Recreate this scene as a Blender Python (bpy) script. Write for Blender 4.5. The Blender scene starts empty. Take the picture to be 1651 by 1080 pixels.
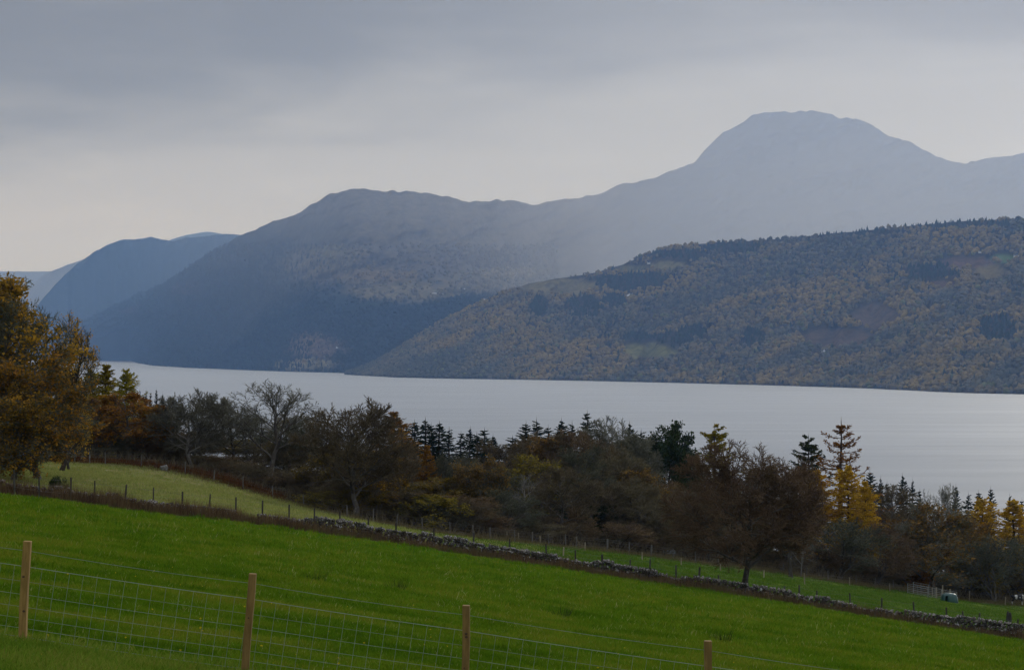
import bpy, bmesh, math, random
import numpy as np
from mathutils import Vector

C = bpy.context.scene.collection
SC = bpy.context.scene
PI = math.pi

# ------------------------------------------------------------------ camera, world, sun, exposure
FPX = 3210.3            # focal length in photo pixels (70 mm on 36 mm, photo 1651 px wide)
HOR = 562.0             # eye level in the photo
EYE = 100.0             # the eye is 100 m above the loch

cam_d = bpy.data.cameras.new('camera')
cam = bpy.data.objects.new('camera', cam_d)
C.objects.link(cam)
cam_d.sensor_width = 36.0
cam_d.lens = 70.0
cam_d.clip_start = 0.5
cam_d.clip_end = 120000.0
cam.location = (0, 0, EYE)
cam.rotation_euler = (PI / 2 + math.atan((HOR - 540.0) / FPX), 0, 0)
SC.camera = cam

SUN_EL, SUN_AZ = math.radians(27), math.radians(30)     # ahead and to the right, behind cloud
world = bpy.data.worlds.new('World')
SC.world = world
world.use_nodes = True


class NT:
    """small helper for writing node trees"""
    def __init__(self, tree):
        self.t = tree
        tree.nodes.clear()

    def n(self, typ, **kw):
        nd = self.t.nodes.new(typ)
        for k, v in kw.items():
            if k.startswith('i_'):
                key = k[2:]
                key = int(key) if key.isdigit() else key.replace('_', ' ')
                self.put(nd.inputs[key], v)
            else:
                setattr(nd, k, v)
        return nd

    def put(self, sock, v):
        if isinstance(v, bpy.types.NodeSocket):
            self.t.links.new(v, sock)
        else:
            sock.default_value = v

    def m(self, op, a, b=None, c=None, clamp=False):
        nd = self.t.nodes.new('ShaderNodeMath')
        nd.operation = op
        nd.use_clamp = clamp
        for i, v in enumerate((a, b, c)):
            if v is not None:
                self.put(nd.inputs[i], v)
        return nd.outputs[0]

    def smooth(self, a, b, x):
        nd = self.t.nodes.new('ShaderNodeMapRange')
        nd.interpolation_type = 'SMOOTHSTEP'
        self.put(nd.inputs[0], x)
        self.put(nd.inputs[1], a)
        self.put(nd.inputs[2], b)
        return nd.outputs[0]

    def mix(self, f, a, b, blend='MIX'):
        nd = self.t.nodes.new('ShaderNodeMix')
        nd.data_type = 'RGBA'
        nd.blend_type = blend
        self.put(nd.inputs[0], f)
        self.put(nd.inputs[6], a if isinstance(a, bpy.types.NodeSocket) else (*a[:3], 1))
        self.put(nd.inputs[7], b if isinstance(b, bpy.types.NodeSocket) else (*b[:3], 1))
        return nd.outputs[2]

    def ramp(self, f, stops, interp='LINEAR'):
        nd = self.t.nodes.new('ShaderNodeValToRGB')
        cr = nd.color_ramp
        cr.interpolation = interp
        while len(cr.elements) < len(stops):
            cr.elements.new(0.5)
        for e, (p, c) in zip(cr.elements, stops):
            e.position = p
            e.color = (*c[:3], 1)
        self.put(nd.inputs[0], f)
        return nd.outputs[0]

    def noise(self, vec, scale, detail=3.0, rough=0.55, dist=0.0):
        nd = self.t.nodes.new('ShaderNodeTexNoise')
        if vec is not None:
            self.put(nd.inputs['Vector'], vec)
        nd.inputs['Scale'].default_value = scale
        nd.inputs['Detail'].default_value = detail
        nd.inputs['Roughness'].default_value = rough
        nd.inputs['Distortion'].default_value = dist
        return nd.outputs[0]

    def scale(self, vec, s, loc=(0, 0, 0), rot=(0, 0, 0)):
        nd = self.t.nodes.new('ShaderNodeMapping')
        self.put(nd.inputs['Vector'], vec)
        nd.inputs['Scale'].default_value = s
        nd.inputs['Location'].default_value = loc
        nd.inputs['Rotation'].default_value = rot
        return nd.outputs[0]


w = NT(world.node_tree)
gen = w.n('ShaderNodeTexCoord').outputs['Generated']
sep = w.n('ShaderNodeSeparateXYZ', i_0=gen)
dx, dz = sep.outputs[0], sep.outputs[2]
n1 = w.noise(w.scale(gen, (5, 5, 26)), 1.0, 5.0, 0.55, 0.4)
n2 = w.noise(w.scale(gen, (2.2, 2.2, 7), loc=(3, 1, 5)), 1.0, 3.0, 0.5)
n3 = w.noise(w.scale(gen, (13, 13, 60), loc=(1, 7, 2)), 1.0, 4.0, 0.55)
edge = w.m('ADD', w.m('MULTIPLY_ADD', dx, 0.07, 0.128), w.m('MULTIPLY', w.m('SUBTRACT', n1, 0.5), 0.10))
dark = w.smooth(w.m('SUBTRACT', edge, 0.03), w.m('ADD', edge, 0.03), dz)
dark = w.m('MULTIPLY', dark, w.m('SUBTRACT', 1.0, w.m('MULTIPLY', w.smooth(-0.08, 0.22, dx), 0.18)))
dark = w.m('MULTIPLY', dark, w.m('MULTIPLY_ADD', w.smooth(0.30, 0.62, n2), 0.45, 0.62))
dark = w.m('MULTIPLY', dark, w.m('SUBTRACT', 1.0, w.m('MULTIPLY', w.smooth(0.17, 0.45, dz), 0.55)))
pale = w.ramp(dz, [(0.0, (0.71, 0.76, 0.93)), (0.06, (0.525, 0.513, 0.525)), (0.12, (0.375, 0.362, 0.345)), (0.20, (0.39, 0.395, 0.405)), (0.32, (0.66, 0.71, 0.80)), (0.5, (0.80, 0.86, 0.97)), (1.0, (0.86, 0.92, 1.04))])
cloud = w.mix(dark, pale, (0.185, 0.18, 0.177))
cloud = w.mix(w.m('MULTIPLY', w.m('SUBTRACT', n3, 0.5), 0.7), cloud, (1.0, 1.0, 1.0), 'SOFT_LIGHT')
sky = w.n('ShaderNodeTexSky')
sky.sky_type = 'NISHITA'
sky.sun_disc = False
sky.sun_elevation = SUN_EL
sky.sun_rotation = SUN_AZ
nish = w.n('ShaderNodeVectorMath', operation='SCALE', i_0=sky.outputs[0], i_Scale=0.07)
skycol = w.mix(0.92, nish.outputs[0], cloud)          # 92 % cloud cover over the clear sky
bg = w.n('ShaderNodeBackground', i_Color=skycol, i_Strength=1.0)
out = w.n('ShaderNodeOutputWorld', i_Surface=bg.outputs[0])

sun_d = bpy.data.lights.new('sun', 'SUN')
sun_d.energy = 1.1
sun_d.angle = math.radians(16)
sun_d.color = (1.0, 0.98, 0.96)
sun = bpy.data.objects.new('sun', sun_d)
C.objects.link(sun)
sdir = Vector((math.sin(SUN_AZ) * math.cos(SUN_EL), math.cos(SUN_AZ) * math.cos(SUN_EL), math.sin(SUN_EL)))
sun.rotation_euler = sdir.to_track_quat('Z', 'Y').to_euler()
sun.location = (0, 0, 3000)

SC.view_settings.view_transform = 'Standard'
SC.view_settings.look = 'None'
SC.view_settings.exposure = 0.11
SC.view_settings.gamma = 1.0
SC.view_settings.use_curve_mapping = False
cy = SC.cycles
cy.use_denoising = True
cy.max_bounces = 6
cy.diffuse_bounces = 2
cy.glossy_bounces = 2
cy.transmission_bounces = 3
cy.volume_bounces = 1
cy.transparent_max_bounces = 8

# ------------------------------------------------------------------ mesh helpers
def mk_mesh(name, V, quads=None, tris=None, mats=(), rnd=None, col=None, smooth=False, midx=None):
    me = bpy.data.meshes.new(name)
    V = np.asarray(V, np.float32).reshape(-1, 3)
    q = np.asarray(quads, np.int32).reshape(-1, 4) if quads is not None else np.zeros((0, 4), np.int32)
    t = np.asarray(tris, np.int32).reshape(-1, 3) if tris is not None else np.zeros((0, 3), np.int32)
    nf = len(q) + len(t)
    me.vertices.add(len(V))
    me.vertices.foreach_set('co', V.ravel())
    me.loops.add(q.size + t.size)
    me.loops.foreach_set('vertex_index', np.concatenate([q.ravel(), t.ravel()]).astype(np.int32))
    me.polygons.add(nf)
    tot = np.concatenate([np.full(len(q), 4), np.full(len(t), 3)]).astype(np.int32)
    st = np.concatenate([[0], np.cumsum(tot)[:-1]]).astype(np.int32) if nf else np.zeros(0, np.int32)
    me.polygons.foreach_set('loop_start', st)
    try:
        me.polygons.foreach_set('loop_total', tot)
    except Exception:
        pass
    for m in mats:
        me.materials.append(m)
    if midx is not None:
        me.polygons.foreach_set('material_index', np.asarray(midx, np.int32))
    me.update(calc_edges=True)
    if rnd is not None:
        a = me.attributes.new('rnd', 'FLOAT', 'FACE')
        a.data.foreach_set('value', np.asarray(rnd, np.float32))
    if col is not None:
        a = me.attributes.new('col', 'FLOAT_COLOR', 'POINT')
        cc = np.ones((len(V), 4), np.float32)
        cc[:, :3] = col
        a.data.foreach_set('color', cc.ravel())
    me.polygons.foreach_set('use_smooth', np.full(nf, smooth, bool))
    return me


class Geo:
    """collects vertices and faces of one mesh"""
    def __init__(self):
        self.V, self.Q, self.T, self.RQ, self.RT, self.n = [], [], [], [], [], 0

    def add(self, V, Q=None, T=None, rq=None, rt=None):
        V = np.asarray(V, float).reshape(-1, 3)
        if Q is not None and len(Q):
            Q = np.asarray(Q, int).reshape(-1, 4)
            self.Q.append(Q + self.n)
            self.RQ.append(np.full(len(Q), 0.5) if rq is None else np.asarray(rq))
        if T is not None and len(T):
            T = np.asarray(T, int).reshape(-1, 3)
            self.T.append(T + self.n)
            self.RT.append(np.full(len(T), 0.5) if rt is None else np.asarray(rt))
        self.V.append(V)
        self.n += len(V)
        return self

    def verts(self):
        return np.concatenate(self.V) if self.V else np.zeros((0, 3))

    def mesh(self, name, mats, smooth=False, xform=None):
        V = self.verts()
        if xform is not None:
            V = xform(V)
        q = np.concatenate(self.Q) if self.Q else None
        t = np.concatenate(self.T) if self.T else None
        r = np.concatenate(self.RQ + self.RT) if (self.RQ or self.RT) else None
        return mk_mesh(name, V, q, t, mats, rnd=r, smooth=smooth)

    def box(self, c, s, rz=0.0, taper=1.0, shear=(0, 0)):
        hx, hy, hz = s[0] / 2, s[1] / 2, s[2] / 2
        p = np.array([[-hx, -hy, -hz], [hx, -hy, -hz], [hx, hy, -hz], [-hx, hy, -hz],
                      [-hx * taper + shear[0], -hy * taper + shear[1], hz], [hx * taper + shear[0], -hy * taper + shear[1], hz],
                      [hx * taper + shear[0], hy * taper + shear[1], hz], [-hx * taper + shear[0], hy * taper + shear[1], hz]])
        cr, sr = math.cos(rz), math.sin(rz)
        p = p @ np.array([[cr, sr, 0], [-sr, cr, 0], [0, 0, 1]]) + np.asarray(c)
        self.add(p, [[0, 3, 2, 1], [4, 5, 6, 7], [0, 1, 5, 4], [1, 2, 6, 5], [2, 3, 7, 6], [3, 0, 4, 7]])
        return self

    def tube(self, P, r, sides=6, caps=True):
        P = np.asarray(P, float)
        R = np.full(len(P), r) if np.isscalar(r) else np.asarray(r, float)
        V, Q = tubes(P[None], R[None], sides)
        T = []
        if caps and sides > 2:
            for k in range(1, sides - 1):
                T.append([0, k + 1, k])
                o = (len(P) - 1) * sides
                T.append([o, o + k, o + k + 1])
        self.add(V, Q, T)
        return self


def unit(v):
    return v / np.maximum(np.linalg.norm(v, axis=-1, keepdims=True), 1e-9)


def tubes(P, R, sides):
    N, K, _ = P.shape
    T = np.empty_like(P)
    T[:, 1:-1] = P[:, 2:] - P[:, :-2]
    T[:, 0] = P[:, 1] - P[:, 0]
    T[:, -1] = P[:, -1] - P[:, -2]
    T = unit(T)
    mean = unit(P[:, -1] - P[:, 0])
    ref = np.where(np.abs(mean[:, 2:3]) > 0.8, np.array([[1.0, 0.13, 0]]), np.array([[0, 0.07, 1.0]]))
    B1 = unit(np.cross(T, ref[:, None, :]))
    B2 = np.cross(T, B1)
    a = np.arange(sides) * 2 * PI / sides
    V = P[:, :, None, :] + R[:, :, None, None] * (np.cos(a)[None, None, :, None] * B1[:, :, None, :] + np.sin(a)[None, None, :, None] * B2[:, :, None, :])
    base = (np.arange(N)[:, None, None] * K + np.arange(K - 1)[None, :, None]) * sides
    j = np.arange(sides)[None, None, :]
    jn = (j + 1) % sides
    Q = np.stack([base + j, base + jn, base + sides + jn, base + sides + j], -1).reshape(-1, 4)
    return V.reshape(-1, 3), Q


def add_tubes(g, P, R, sides, rng):
    V, Q = tubes(P, R, sides)
    K = P.shape[1]
    g.add(V, Q, rq=np.repeat(rng.random(len(P)), (K - 1) * sides))


def add_spikes(g, A, B, r, rng):
    """three-sided needles from A to B"""
    D = unit(B - A)
    ref = np.where(np.abs(D[:, 2:3]) > 0.8, np.array([[1.0, 0.1, 0]]), np.array([[0.05, 0, 1.0]]))
    b1 = unit(np.cross(D, ref))
    b2 = np.cross(D, b1)
    r = np.broadcast_to(np.asarray(r, float), (len(A),))[:, None]
    N = len(A)
    V = np.stack([A + b1 * r, A - 0.5 * b1 * r + 0.87 * b2 * r, A - 0.5 * b1 * r - 0.87 * b2 * r, B], 1).reshape(-1, 3)
    i = np.arange(N)[:, None] * 4
    T = np.concatenate([i + [[0, 1, 3]], i + [[1, 2, 3]], i + [[2, 0, 3]]], 1).reshape(-1, 3)
    g.add(V, None, T, rt=np.repeat(rng.random(N), 3))


def add_leaves(g, P, size, rng, flat=0.0):
    """leaf-sized diamonds at P, folded a little along their midrib"""
    N = len(P)
    a = unit(rng.normal(size=(N, 3)) * np.array([1, 1, 1 - flat]))
    b = unit(np.cross(a, rng.normal(size=(N, 3))))
    n = np.cross(a, b)
    s = (size * rng.uniform(0.4, 1.6, N))[:, None]
    V = np.stack([P - a * s, P + b * s * 0.6 + n * s * 0.15, P + a * s, P - b * s * 0.6 + n * s * 0.15], 1).reshape(-1, 3)
    i = np.arange(N)[:, None] * 4
    T = np.concatenate([i + [[0, 1, 2]], i + [[0, 2, 3]]], 1).reshape(-1, 3)
    g.add(V, None, T, rt=np.repeat(rng.random(N), 2))


def link(name, mesh, parent=None, loc=(0, 0, 0), rot=(0, 0, 0), scale=(1, 1, 1)):
    o = bpy.data.objects.new(name, mesh)
    C.objects.link(o)
    o.location, o.rotation_euler, o.scale = loc, rot, scale
    if parent is not None:
        o.parent = parent
    return o


def thing(name, label, cat, loc=(0, 0, 0), rz=0.0, group=None):
    o = bpy.data.objects.new(name, None)
    C.objects.link(o)
    o.location = loc
    o.rotation_euler = (0, 0, rz)
    o['label'], o['category'] = label, cat
    if group:
        o['group'] = group
    return o


def tag(o, label=None, cat=None, group=None, kind=None):
    for k, v in (('label', label), ('category', cat), ('group', group), ('kind', kind)):
        if v:
            o[k] = v
    return o

# value noise in numpy
def _hash(ix, iy, seed):
    h = (ix.astype(np.int64) * 374761393 + iy.astype(np.int64) * 668265263 + seed * 982451653) & 0xFFFFFFFF
    h = ((h ^ (h >> 13)) * 1274126177) & 0xFFFFFFFF
    return ((h ^ (h >> 16)) & 0xFFFF) / 65535.0


def vnoise(x, y, seed=0):
    x, y = np.asarray(x, float), np.asarray(y, float)
    ix, iy = np.floor(x), np.floor(y)
    fx, fy = x - ix, y - iy
    fx, fy = fx * fx * (3 - 2 * fx), fy * fy * (3 - 2 * fy)
    a = _hash(ix, iy, seed) * (1 - fx) + _hash(ix + 1, iy, seed) * fx
    b = _hash(ix, iy + 1, seed) * (1 - fx) + _hash(ix + 1, iy + 1, seed) * fx
    return a * (1 - fy) + b * fy


def fbm(x, y, seed=0, oct=4, gain=0.5):
    s, a, t = 0.0, 1.0, 0.0
    for o in range(oct):
        s = s + a * vnoise(x * 2 ** o, y * 2 ** o, seed + o * 17)
        t += a
        a *= gain
    return s / t


def sstep(a, b, x):
    t = np.clip((np.asarray(x, float) - a) / (b - a), 0, 1)
    return t * t * (3 - 2 * t)

# ------------------------------------------------------------------ materials
MATS = {}


def new_mat(name):
    m = bpy.data.materials.new(name)
    m.use_nodes = True
    MATS[name] = m
    return m, NT(m.node_tree)


def finish(t, shader):
    t.n('ShaderNodeOutputMaterial', i_Surface=shader)


def leaf_mat(name, cols, trans=0.3, patch=0.55, pw=0.45):
    """cols: two to four colours that single leaves take"""
    m, t = new_mat(name)
    r = t.n('ShaderNodeAttribute', attribute_name='rnd').outputs['Fac']
    oi = t.n('ShaderNodeObjectInfo').outputs['Random']
    pos = t.n('ShaderNodeNewGeometry').outputs['Position']
    cl = t.noise(pos, patch, 4.0, 0.65)
    f = t.m('ADD', t.m('MULTIPLY', r, 1.0 - pw), t.m('MULTIPLY', t.smooth(0.3, 0.7, cl), pw), clamp=True)
    k = len(cols)
    col = t.ramp(f, [((i + 0.5) / k, c) for i, c in enumerate(cols)])
    hsv = t.n('ShaderNodeHueSaturation', i_Color=col, i_Hue=t.m('MULTIPLY_ADD', oi, 0.02, 0.49), i_Value=t.m('MULTIPLY_ADD', oi, 0.3, 0.85))
    d = t.n('ShaderNodeBsdfDiffuse', i_Color=hsv.outputs[0])
    tr = t.n('ShaderNodeBsdfTranslucent', i_Color=hsv.outputs[0])
    mx = t.n('ShaderNodeMixShader', i_0=trans)
    t.put(mx.inputs[1], d.outputs[0])
    t.put(mx.inputs[2], tr.outputs[0])
    finish(t, mx.outputs[0])
    return m


def bark_mat(name, c0, c1, scale=3.0, lichen=None):
    m, t = new_mat(name)
    pos = t.n('ShaderNodeNewGeometry').outputs['Position']
    r = t.n('ShaderNodeAttribute', attribute_name='rnd').outputs['Fac']
    n = t.noise(t.scale(pos, (scale, scale, scale * 0.4)), 1.0, 4.0, 0.65)
    f = t.m('ADD', t.m('MULTIPLY', n, 0.7), t.m('MULTIPLY', r, 0.35))
    col = t.mix(t.smooth(0.3, 0.75, f), c0, c1)
    if lichen:
        col = t.mix(t.smooth(0.58, 0.66, t.noise(pos, scale * 0.8, 4.0, 0.6)), col, lichen)
    b = t.n('ShaderNodeBsdfPrincipled', i_Base_Color=col, i_Roughness=0.95)
    b.inputs['Specular IOR Level'].default_value = 0.1
    bp = t.n('ShaderNodeBump', i_Strength=0.5, i_Distance=0.04, i_Height=n)
    t.put(b.inputs['Normal'], bp.outputs[0])
    finish(t, b.outputs[0])
    return m


leaf_mat('leaf_gold', [(0.2663, 0.1574, 0.0246), (0.4304, 0.2786, 0.0368), (0.6148, 0.3876, 0.0451), (0.5124, 0.2422, 0.0409)])
leaf_mat('leaf_gold_brown', [(0.072, 0.0598, 0.0189), (0.15, 0.1012, 0.021), (0.276, 0.161, 0.0231), (0.396, 0.2185, 0.0284), (0.516, 0.2702, 0.0378)])
leaf_mat('leaf_russet', [(0.1052, 0.0626, 0.0198), (0.2281, 0.1006, 0.0198), (0.351, 0.1609, 0.0248), (0.2807, 0.2011, 0.033)])
leaf_mat('leaf_olive', [(0.0963, 0.0875, 0.021), (0.175, 0.1365, 0.0245), (0.2538, 0.175, 0.028), (0.1313, 0.1225, 0.0315)])
leaf_mat('leaf_umber', [(0.1125, 0.0765, 0.036), (0.1913, 0.1237, 0.0405), (0.27, 0.1575, 0.0405)])
leaf_mat('leaf_dark_green', [(0.0156, 0.0286, 0.013), (0.0286, 0.0468, 0.0182), (0.0442, 0.0624, 0.0234)], 0.15)
leaf_mat('needle_spruce', [(0.013, 0.0247, 0.0156), (0.0208, 0.0364, 0.0221), (0.0312, 0.0468, 0.0286)], 0.1)
leaf_mat('needle_pine', [(0.030, 0.045, 0.020), (0.048, 0.065, 0.026), (0.06, 0.07, 0.022)], 0.15)
leaf_mat('needle_larch_gold', [(0.2922, 0.1632, 0.0172), (0.4641, 0.2837, 0.0241), (0.5843, 0.3609, 0.0275), (0.5157, 0.2578, 0.0275)])
leaf_mat('needle_larch_orange', [(0.169, 0.0845, 0.0156), (0.26, 0.13, 0.0208), (0.325, 0.1625, 0.026)])
leaf_mat('needle_larch_green', [(0.14, 0.14, 0.0144), (0.26, 0.2188, 0.0168), (0.4, 0.2888, 0.0192)])
leaf_mat('twig_brown', [(0.0896, 0.0734, 0.0451), (0.1389, 0.1138, 0.0697), (0.1792, 0.1468, 0.0862)], 0.0)
leaf_mat('twig_grey', [(0.0938, 0.0911, 0.0684), (0.1463, 0.1418, 0.1044), (0.1969, 0.1903, 0.1404)], 0.0)
leaf_mat('twig_red', [(0.0913, 0.062, 0.0376), (0.1434, 0.0955, 0.0563), (0.1912, 0.1342, 0.0772)], 0.0)
leaf_mat('twig_dark', [(0.0582, 0.0598, 0.041), (0.0941, 0.0952, 0.0648), (0.1299, 0.1306, 0.0864)], 0.0)
leaf_mat('twig_pale', [(0.10, 0.095, 0.085), (0.16, 0.15, 0.135), (0.21, 0.20, 0.18)], 0.0)
bark_mat('bark_grey', (0.05, 0.043, 0.036), (0.12, 0.108, 0.092), 3.0, (0.19, 0.185, 0.16))
bark_mat('bark_brown', (0.035, 0.027, 0.02), (0.075, 0.058, 0.044), 3.0)
bark_mat('bark_pale', (0.13, 0.12, 0.105), (0.27, 0.255, 0.23), 3.0)
leaf_mat('dead_stem', [(0.0672, 0.0374, 0.025), (0.1271, 0.0749, 0.0437), (0.2093, 0.1326, 0.0702)], 0.0)
leaf_mat('dry_grass', [(0.0978, 0.0762, 0.0352), (0.1613, 0.1221, 0.0567), (0.215, 0.171, 0.0831), (0.1271, 0.1173, 0.0489)], 0.25)
leaf_mat('bracken', [(0.08, 0.035, 0.014), (0.14, 0.06, 0.018), (0.19, 0.09, 0.03)], 0.2)
leaf_mat('rush_green', [(0.02, 0.035, 0.012), (0.035, 0.055, 0.018), (0.05, 0.07, 0.025)], 0.2)

# ------------------------------------------------------------------ ground shape (metres, z relative to the eye)
SX, SY, A0 = 0.145, 0.094, 1.98


def plane(x, y):
    xe = 400 * np.tanh(np.asarray(x, float) / 400)
    return -A0 - SX * xe - SY * np.asarray(y, float)


def px(u, d):
    return (u - 825.5) / FPX * d


def pz(v, d):
    return -(v - HOR) / FPX * d


WALL = [(-120, 783, 118), (0, 796, 122), (76, 804, 125), (153, 814, 128), (229, 824, 131), (306, 832, 134), (420, 845, 138), (502, 857, 140), (604, 871, 142), (706, 886, 143),
        (800, 900, 144), (909, 916, 144), (1018, 934, 144), (1127, 949, 143), (1240, 966, 141), (1358, 987, 138), (1486, 1009, 134), (1651, 1033, 130), (1800, 1058, 127), (2000, 1092, 124)]
EDGE = [(-260, 738, 185), (0, 743, 190), (150, 747, 193), (250, 753, 195), (300, 765, 195), (400, 790, 193), (500, 818, 187), (560, 834, 182), (700, 858, 184), (800, 870, 188), (900, 880, 195), (1000, 890, 204),
        (1100, 904, 213), (1200, 915, 223), (1300, 929, 235), (1400, 944, 248), (1500, 960, 262), (1651, 972, 276), (1850, 990, 290), (2050, 1012, 306)]
ctrl = [(px(u, d), d, pz(v, d)) for u, v, d in WALL + EDGE]
ctrl += [(px(u, d), d, pz(v, d)) for u, v, d in [(1526, 963, 255), (1421, 985, 165), (1651, 1003, 190), (200, 772, 160), (60, 765, 158), (380, 808, 162), (1100, 925, 175), (900, 893, 168)]]
ctrl += [(px(u, d + 32), d + 32, pz(v - np.interp(u, [200, 300, 420, 560, 700], [8, 34, 40, 34, 26]), d + 32)) for u, v, d in EDGE]
for yy in (-40, 0, 22, 50, 80, 100):
    for xx in (-60, -30, -10, 10, 30, 60):
        ctrl.append((xx, yy, float(plane(xx, yy))))
for yy in (420, 600):
    for xx in (-160, -80, 0, 80, 160):
        ctrl.append((xx, yy, float(plane(xx, yy)) + (2.0 if yy == 420 else 0)))
ctrl = np.array(ctrl)
_L = 45.0


def kern(r):
    s = math.sqrt(3) * r / _L
    return (1 + s) * np.exp(-s)


_D = np.linalg.norm(ctrl[:, None, :2] - ctrl[None, :, :2], axis=2)
_W = np.linalg.solve(kern(_D) + 2e-3 * np.eye(len(ctrl)), ctrl[:, 2] - plane(ctrl[:, 0], ctrl[:, 1]))


def gh(x, y):
    """ground height, absolute"""
    x, y = np.atleast_1d(np.asarray(x, float)), np.atleast_1d(np.asarray(y, float))
    sh = np.broadcast(x, y).shape
    x, y = np.broadcast_to(x, sh).ravel(), np.broadcast_to(y, sh).ravel()
    dev = np.zeros(len(x))
    near = (np.abs(x) < 500) & (y < 1000)
    idx = np.nonzero(near)[0]
    for k in range(0, len(idx), 20000):
        i = idx[k:k + 20000]
        r = np.hypot(x[i, None] - ctrl[None, :, 0], y[i, None] - ctrl[None, :, 1])
        dev[i] = kern(r) @ _W
    z = plane(x, y) + dev + 0.10 * (fbm(x / 9, y / 9, 3, 3) - 0.5) + 0.5 * (fbm(x / 60, y / 60, 8, 2) - 0.5) * sstep(260, 400, y)
    return np.maximum(z + EYE, -0.8).reshape(sh)


def g1(x, y):
    return float(gh(x, y)[0])


wx = np.array([px(u, d) for u, v, d in WALL])
wy = np.array([d for u, v, d in WALL], float)
ex = np.array([px(u, d) for u, v, d in EDGE])
ey = np.array([d for u, v, d in EDGE], float)


def y_wall(x):
    return np.interp(x, wx, wy)


def y_edge(x):
    return np.interp(x, ex, ey)


def axis(fine0, fine1, step, lo, hi, g=1.18):
    a = list(np.arange(fine0, fine1 + step / 2, step))
    s = step
    while a[-1] < hi:
        s *= g
        a.append(min(a[-1] + s, hi))
    s = step
    b = []
    p = fine0
    while p > lo:
        s *= g
        p = max(p - s, lo)
        b.append(p)
    return np.array(b[::-1] + a)


def grid_mesh(name, X, Y, Z, mats, col=None, smooth=True):
    ny, nx = X.shape
    V = np.stack([X, Y, Z], -1).reshape(-1, 3)
    i = (np.arange(ny - 1)[:, None] * nx + np.arange(nx - 1)[None, :]).ravel()
    Q = np.stack([i, i + 1, i + 1 + nx, i + nx], 1)
    return mk_mesh(name, V, Q, None, mats, col=None if col is None else col.reshape(-1, 3), smooth=smooth)


# ground material: weights in attribute col (R rough pasture, G dry margin, B wood floor)
m, t = new_mat('field')
pos = t.n('ShaderNodeNewGeometry').outputs['Position']
at = t.n('ShaderNodeSeparateColor', i_0=t.n('ShaderNodeAttribute', attribute_name='col').outputs['Color'])
nb = t.noise(pos, 0.35, 4.0, 0.6)
nf = t.noise(pos, 5.0, 5.0, 0.7)
nm = t.noise(t.scale(pos, (0.9, 1.7, 1)), 1.0, 4.0, 0.6)
green = t.mix(t.smooth(0.3, 0.7, nb), (0.036, 0.108, 0.004), (0.054, 0.128, 0.006))
green = t.mix(t.smooth(0.50, 0.75, nf), green, (0.090, 0.155, 0.012))
green = t.mix(t.m('MULTIPLY', t.smooth(0.55, 0.72, nm), 0.6), green, (0.034, 0.085, 0.006))
oliv = t.mix(t.smooth(0.35, 0.68, t.noise(t.scale(pos, (0.25, 0.6, 0.5)), 1.0, 5.0, 0.65)), (0.15, 0.165, 0.05), (0.23, 0.20, 0.092))
oliv = t.mix(t.m('MULTIPLY', t.smooth(0.52, 0.7, nf), 0.5), oliv, (0.06, 0.09, 0.022))
dry = t.mix(t.smooth(0.35, 0.65, nf), (0.06, 0.052, 0.025), (0.135, 0.105, 0.05))
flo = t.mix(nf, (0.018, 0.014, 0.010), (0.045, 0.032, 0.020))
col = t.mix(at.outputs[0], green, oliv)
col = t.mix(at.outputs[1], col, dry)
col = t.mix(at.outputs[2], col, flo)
b = t.n('ShaderNodeBsdfDiffuse', i_Color=col)
bp = t.n('ShaderNodeBump', i_Strength=0.9, i_Distance=0.12, i_Height=t.m('ADD', t.m('MULTIPLY', nf, 0.6), nm))
t.put(b.inputs['Normal'], bp.outputs[0])
finish(t, b.outputs[0])

xs = axis(-62, 74, 0.8, -900, 900)
ys = axis(14, 285, 0.8, -120, 2400)
X, Y = np.meshgrid(xs, ys)
Z = gh(X, Y)
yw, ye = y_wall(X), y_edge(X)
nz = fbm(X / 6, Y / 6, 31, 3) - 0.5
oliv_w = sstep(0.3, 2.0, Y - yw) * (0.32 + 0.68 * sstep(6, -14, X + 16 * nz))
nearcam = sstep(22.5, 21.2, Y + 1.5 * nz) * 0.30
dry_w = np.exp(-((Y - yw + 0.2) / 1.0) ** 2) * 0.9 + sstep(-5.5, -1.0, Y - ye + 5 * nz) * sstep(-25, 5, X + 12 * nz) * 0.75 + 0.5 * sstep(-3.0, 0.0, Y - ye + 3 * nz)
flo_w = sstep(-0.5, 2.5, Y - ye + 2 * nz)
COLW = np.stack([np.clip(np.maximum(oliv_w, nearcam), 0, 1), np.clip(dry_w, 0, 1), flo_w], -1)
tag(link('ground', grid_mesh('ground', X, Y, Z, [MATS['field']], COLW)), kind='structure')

# ------------------------------------------------------------------ loch
m, t = new_mat('loch_water')
pos = t.n('ShaderNodeNewGeometry').outputs['Position']
lane = t.noise(t.scale(pos, (0.0016, 0.006, 1)), 1.0, 4.0, 0.6)
rip = t.noise(t.scale(pos, (0.02, 0.085, 1)), 1.0, 5.0, 0.7)
gl = t.n('ShaderNodeBsdfAnisotropic', i_Color=(0.94, 0.95, 0.96, 1), i_Roughness=t.m('MULTIPLY_ADD', lane, 0.10, 0.30))
gl.distribution = 'MULTI_GGX'
bp = t.n('ShaderNodeBump', i_Strength=0.16, i_Distance=1.0, i_Height=rip)
t.put(gl.inputs['Normal'], bp.outputs[0])
body = t.n('ShaderNodeBsdfDiffuse', i_Color=(0.020, 0.030, 0.036, 1))
mx = t.n('ShaderNodeMixShader', i_0=t.m('MULTIPLY', t.n('ShaderNodeFresnel', i_IOR=1.333).outputs[0], t.m('MULTIPLY_ADD', t.smooth(0.25, 0.75, t.noise(t.scale(pos, (0.0022, 0.016, 1), loc=(4, 2, 0)), 1.0, 5.0, 0.65)), 0.12, 0.63)))
t.put(mx.inputs[1], body.outputs[0])
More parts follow.
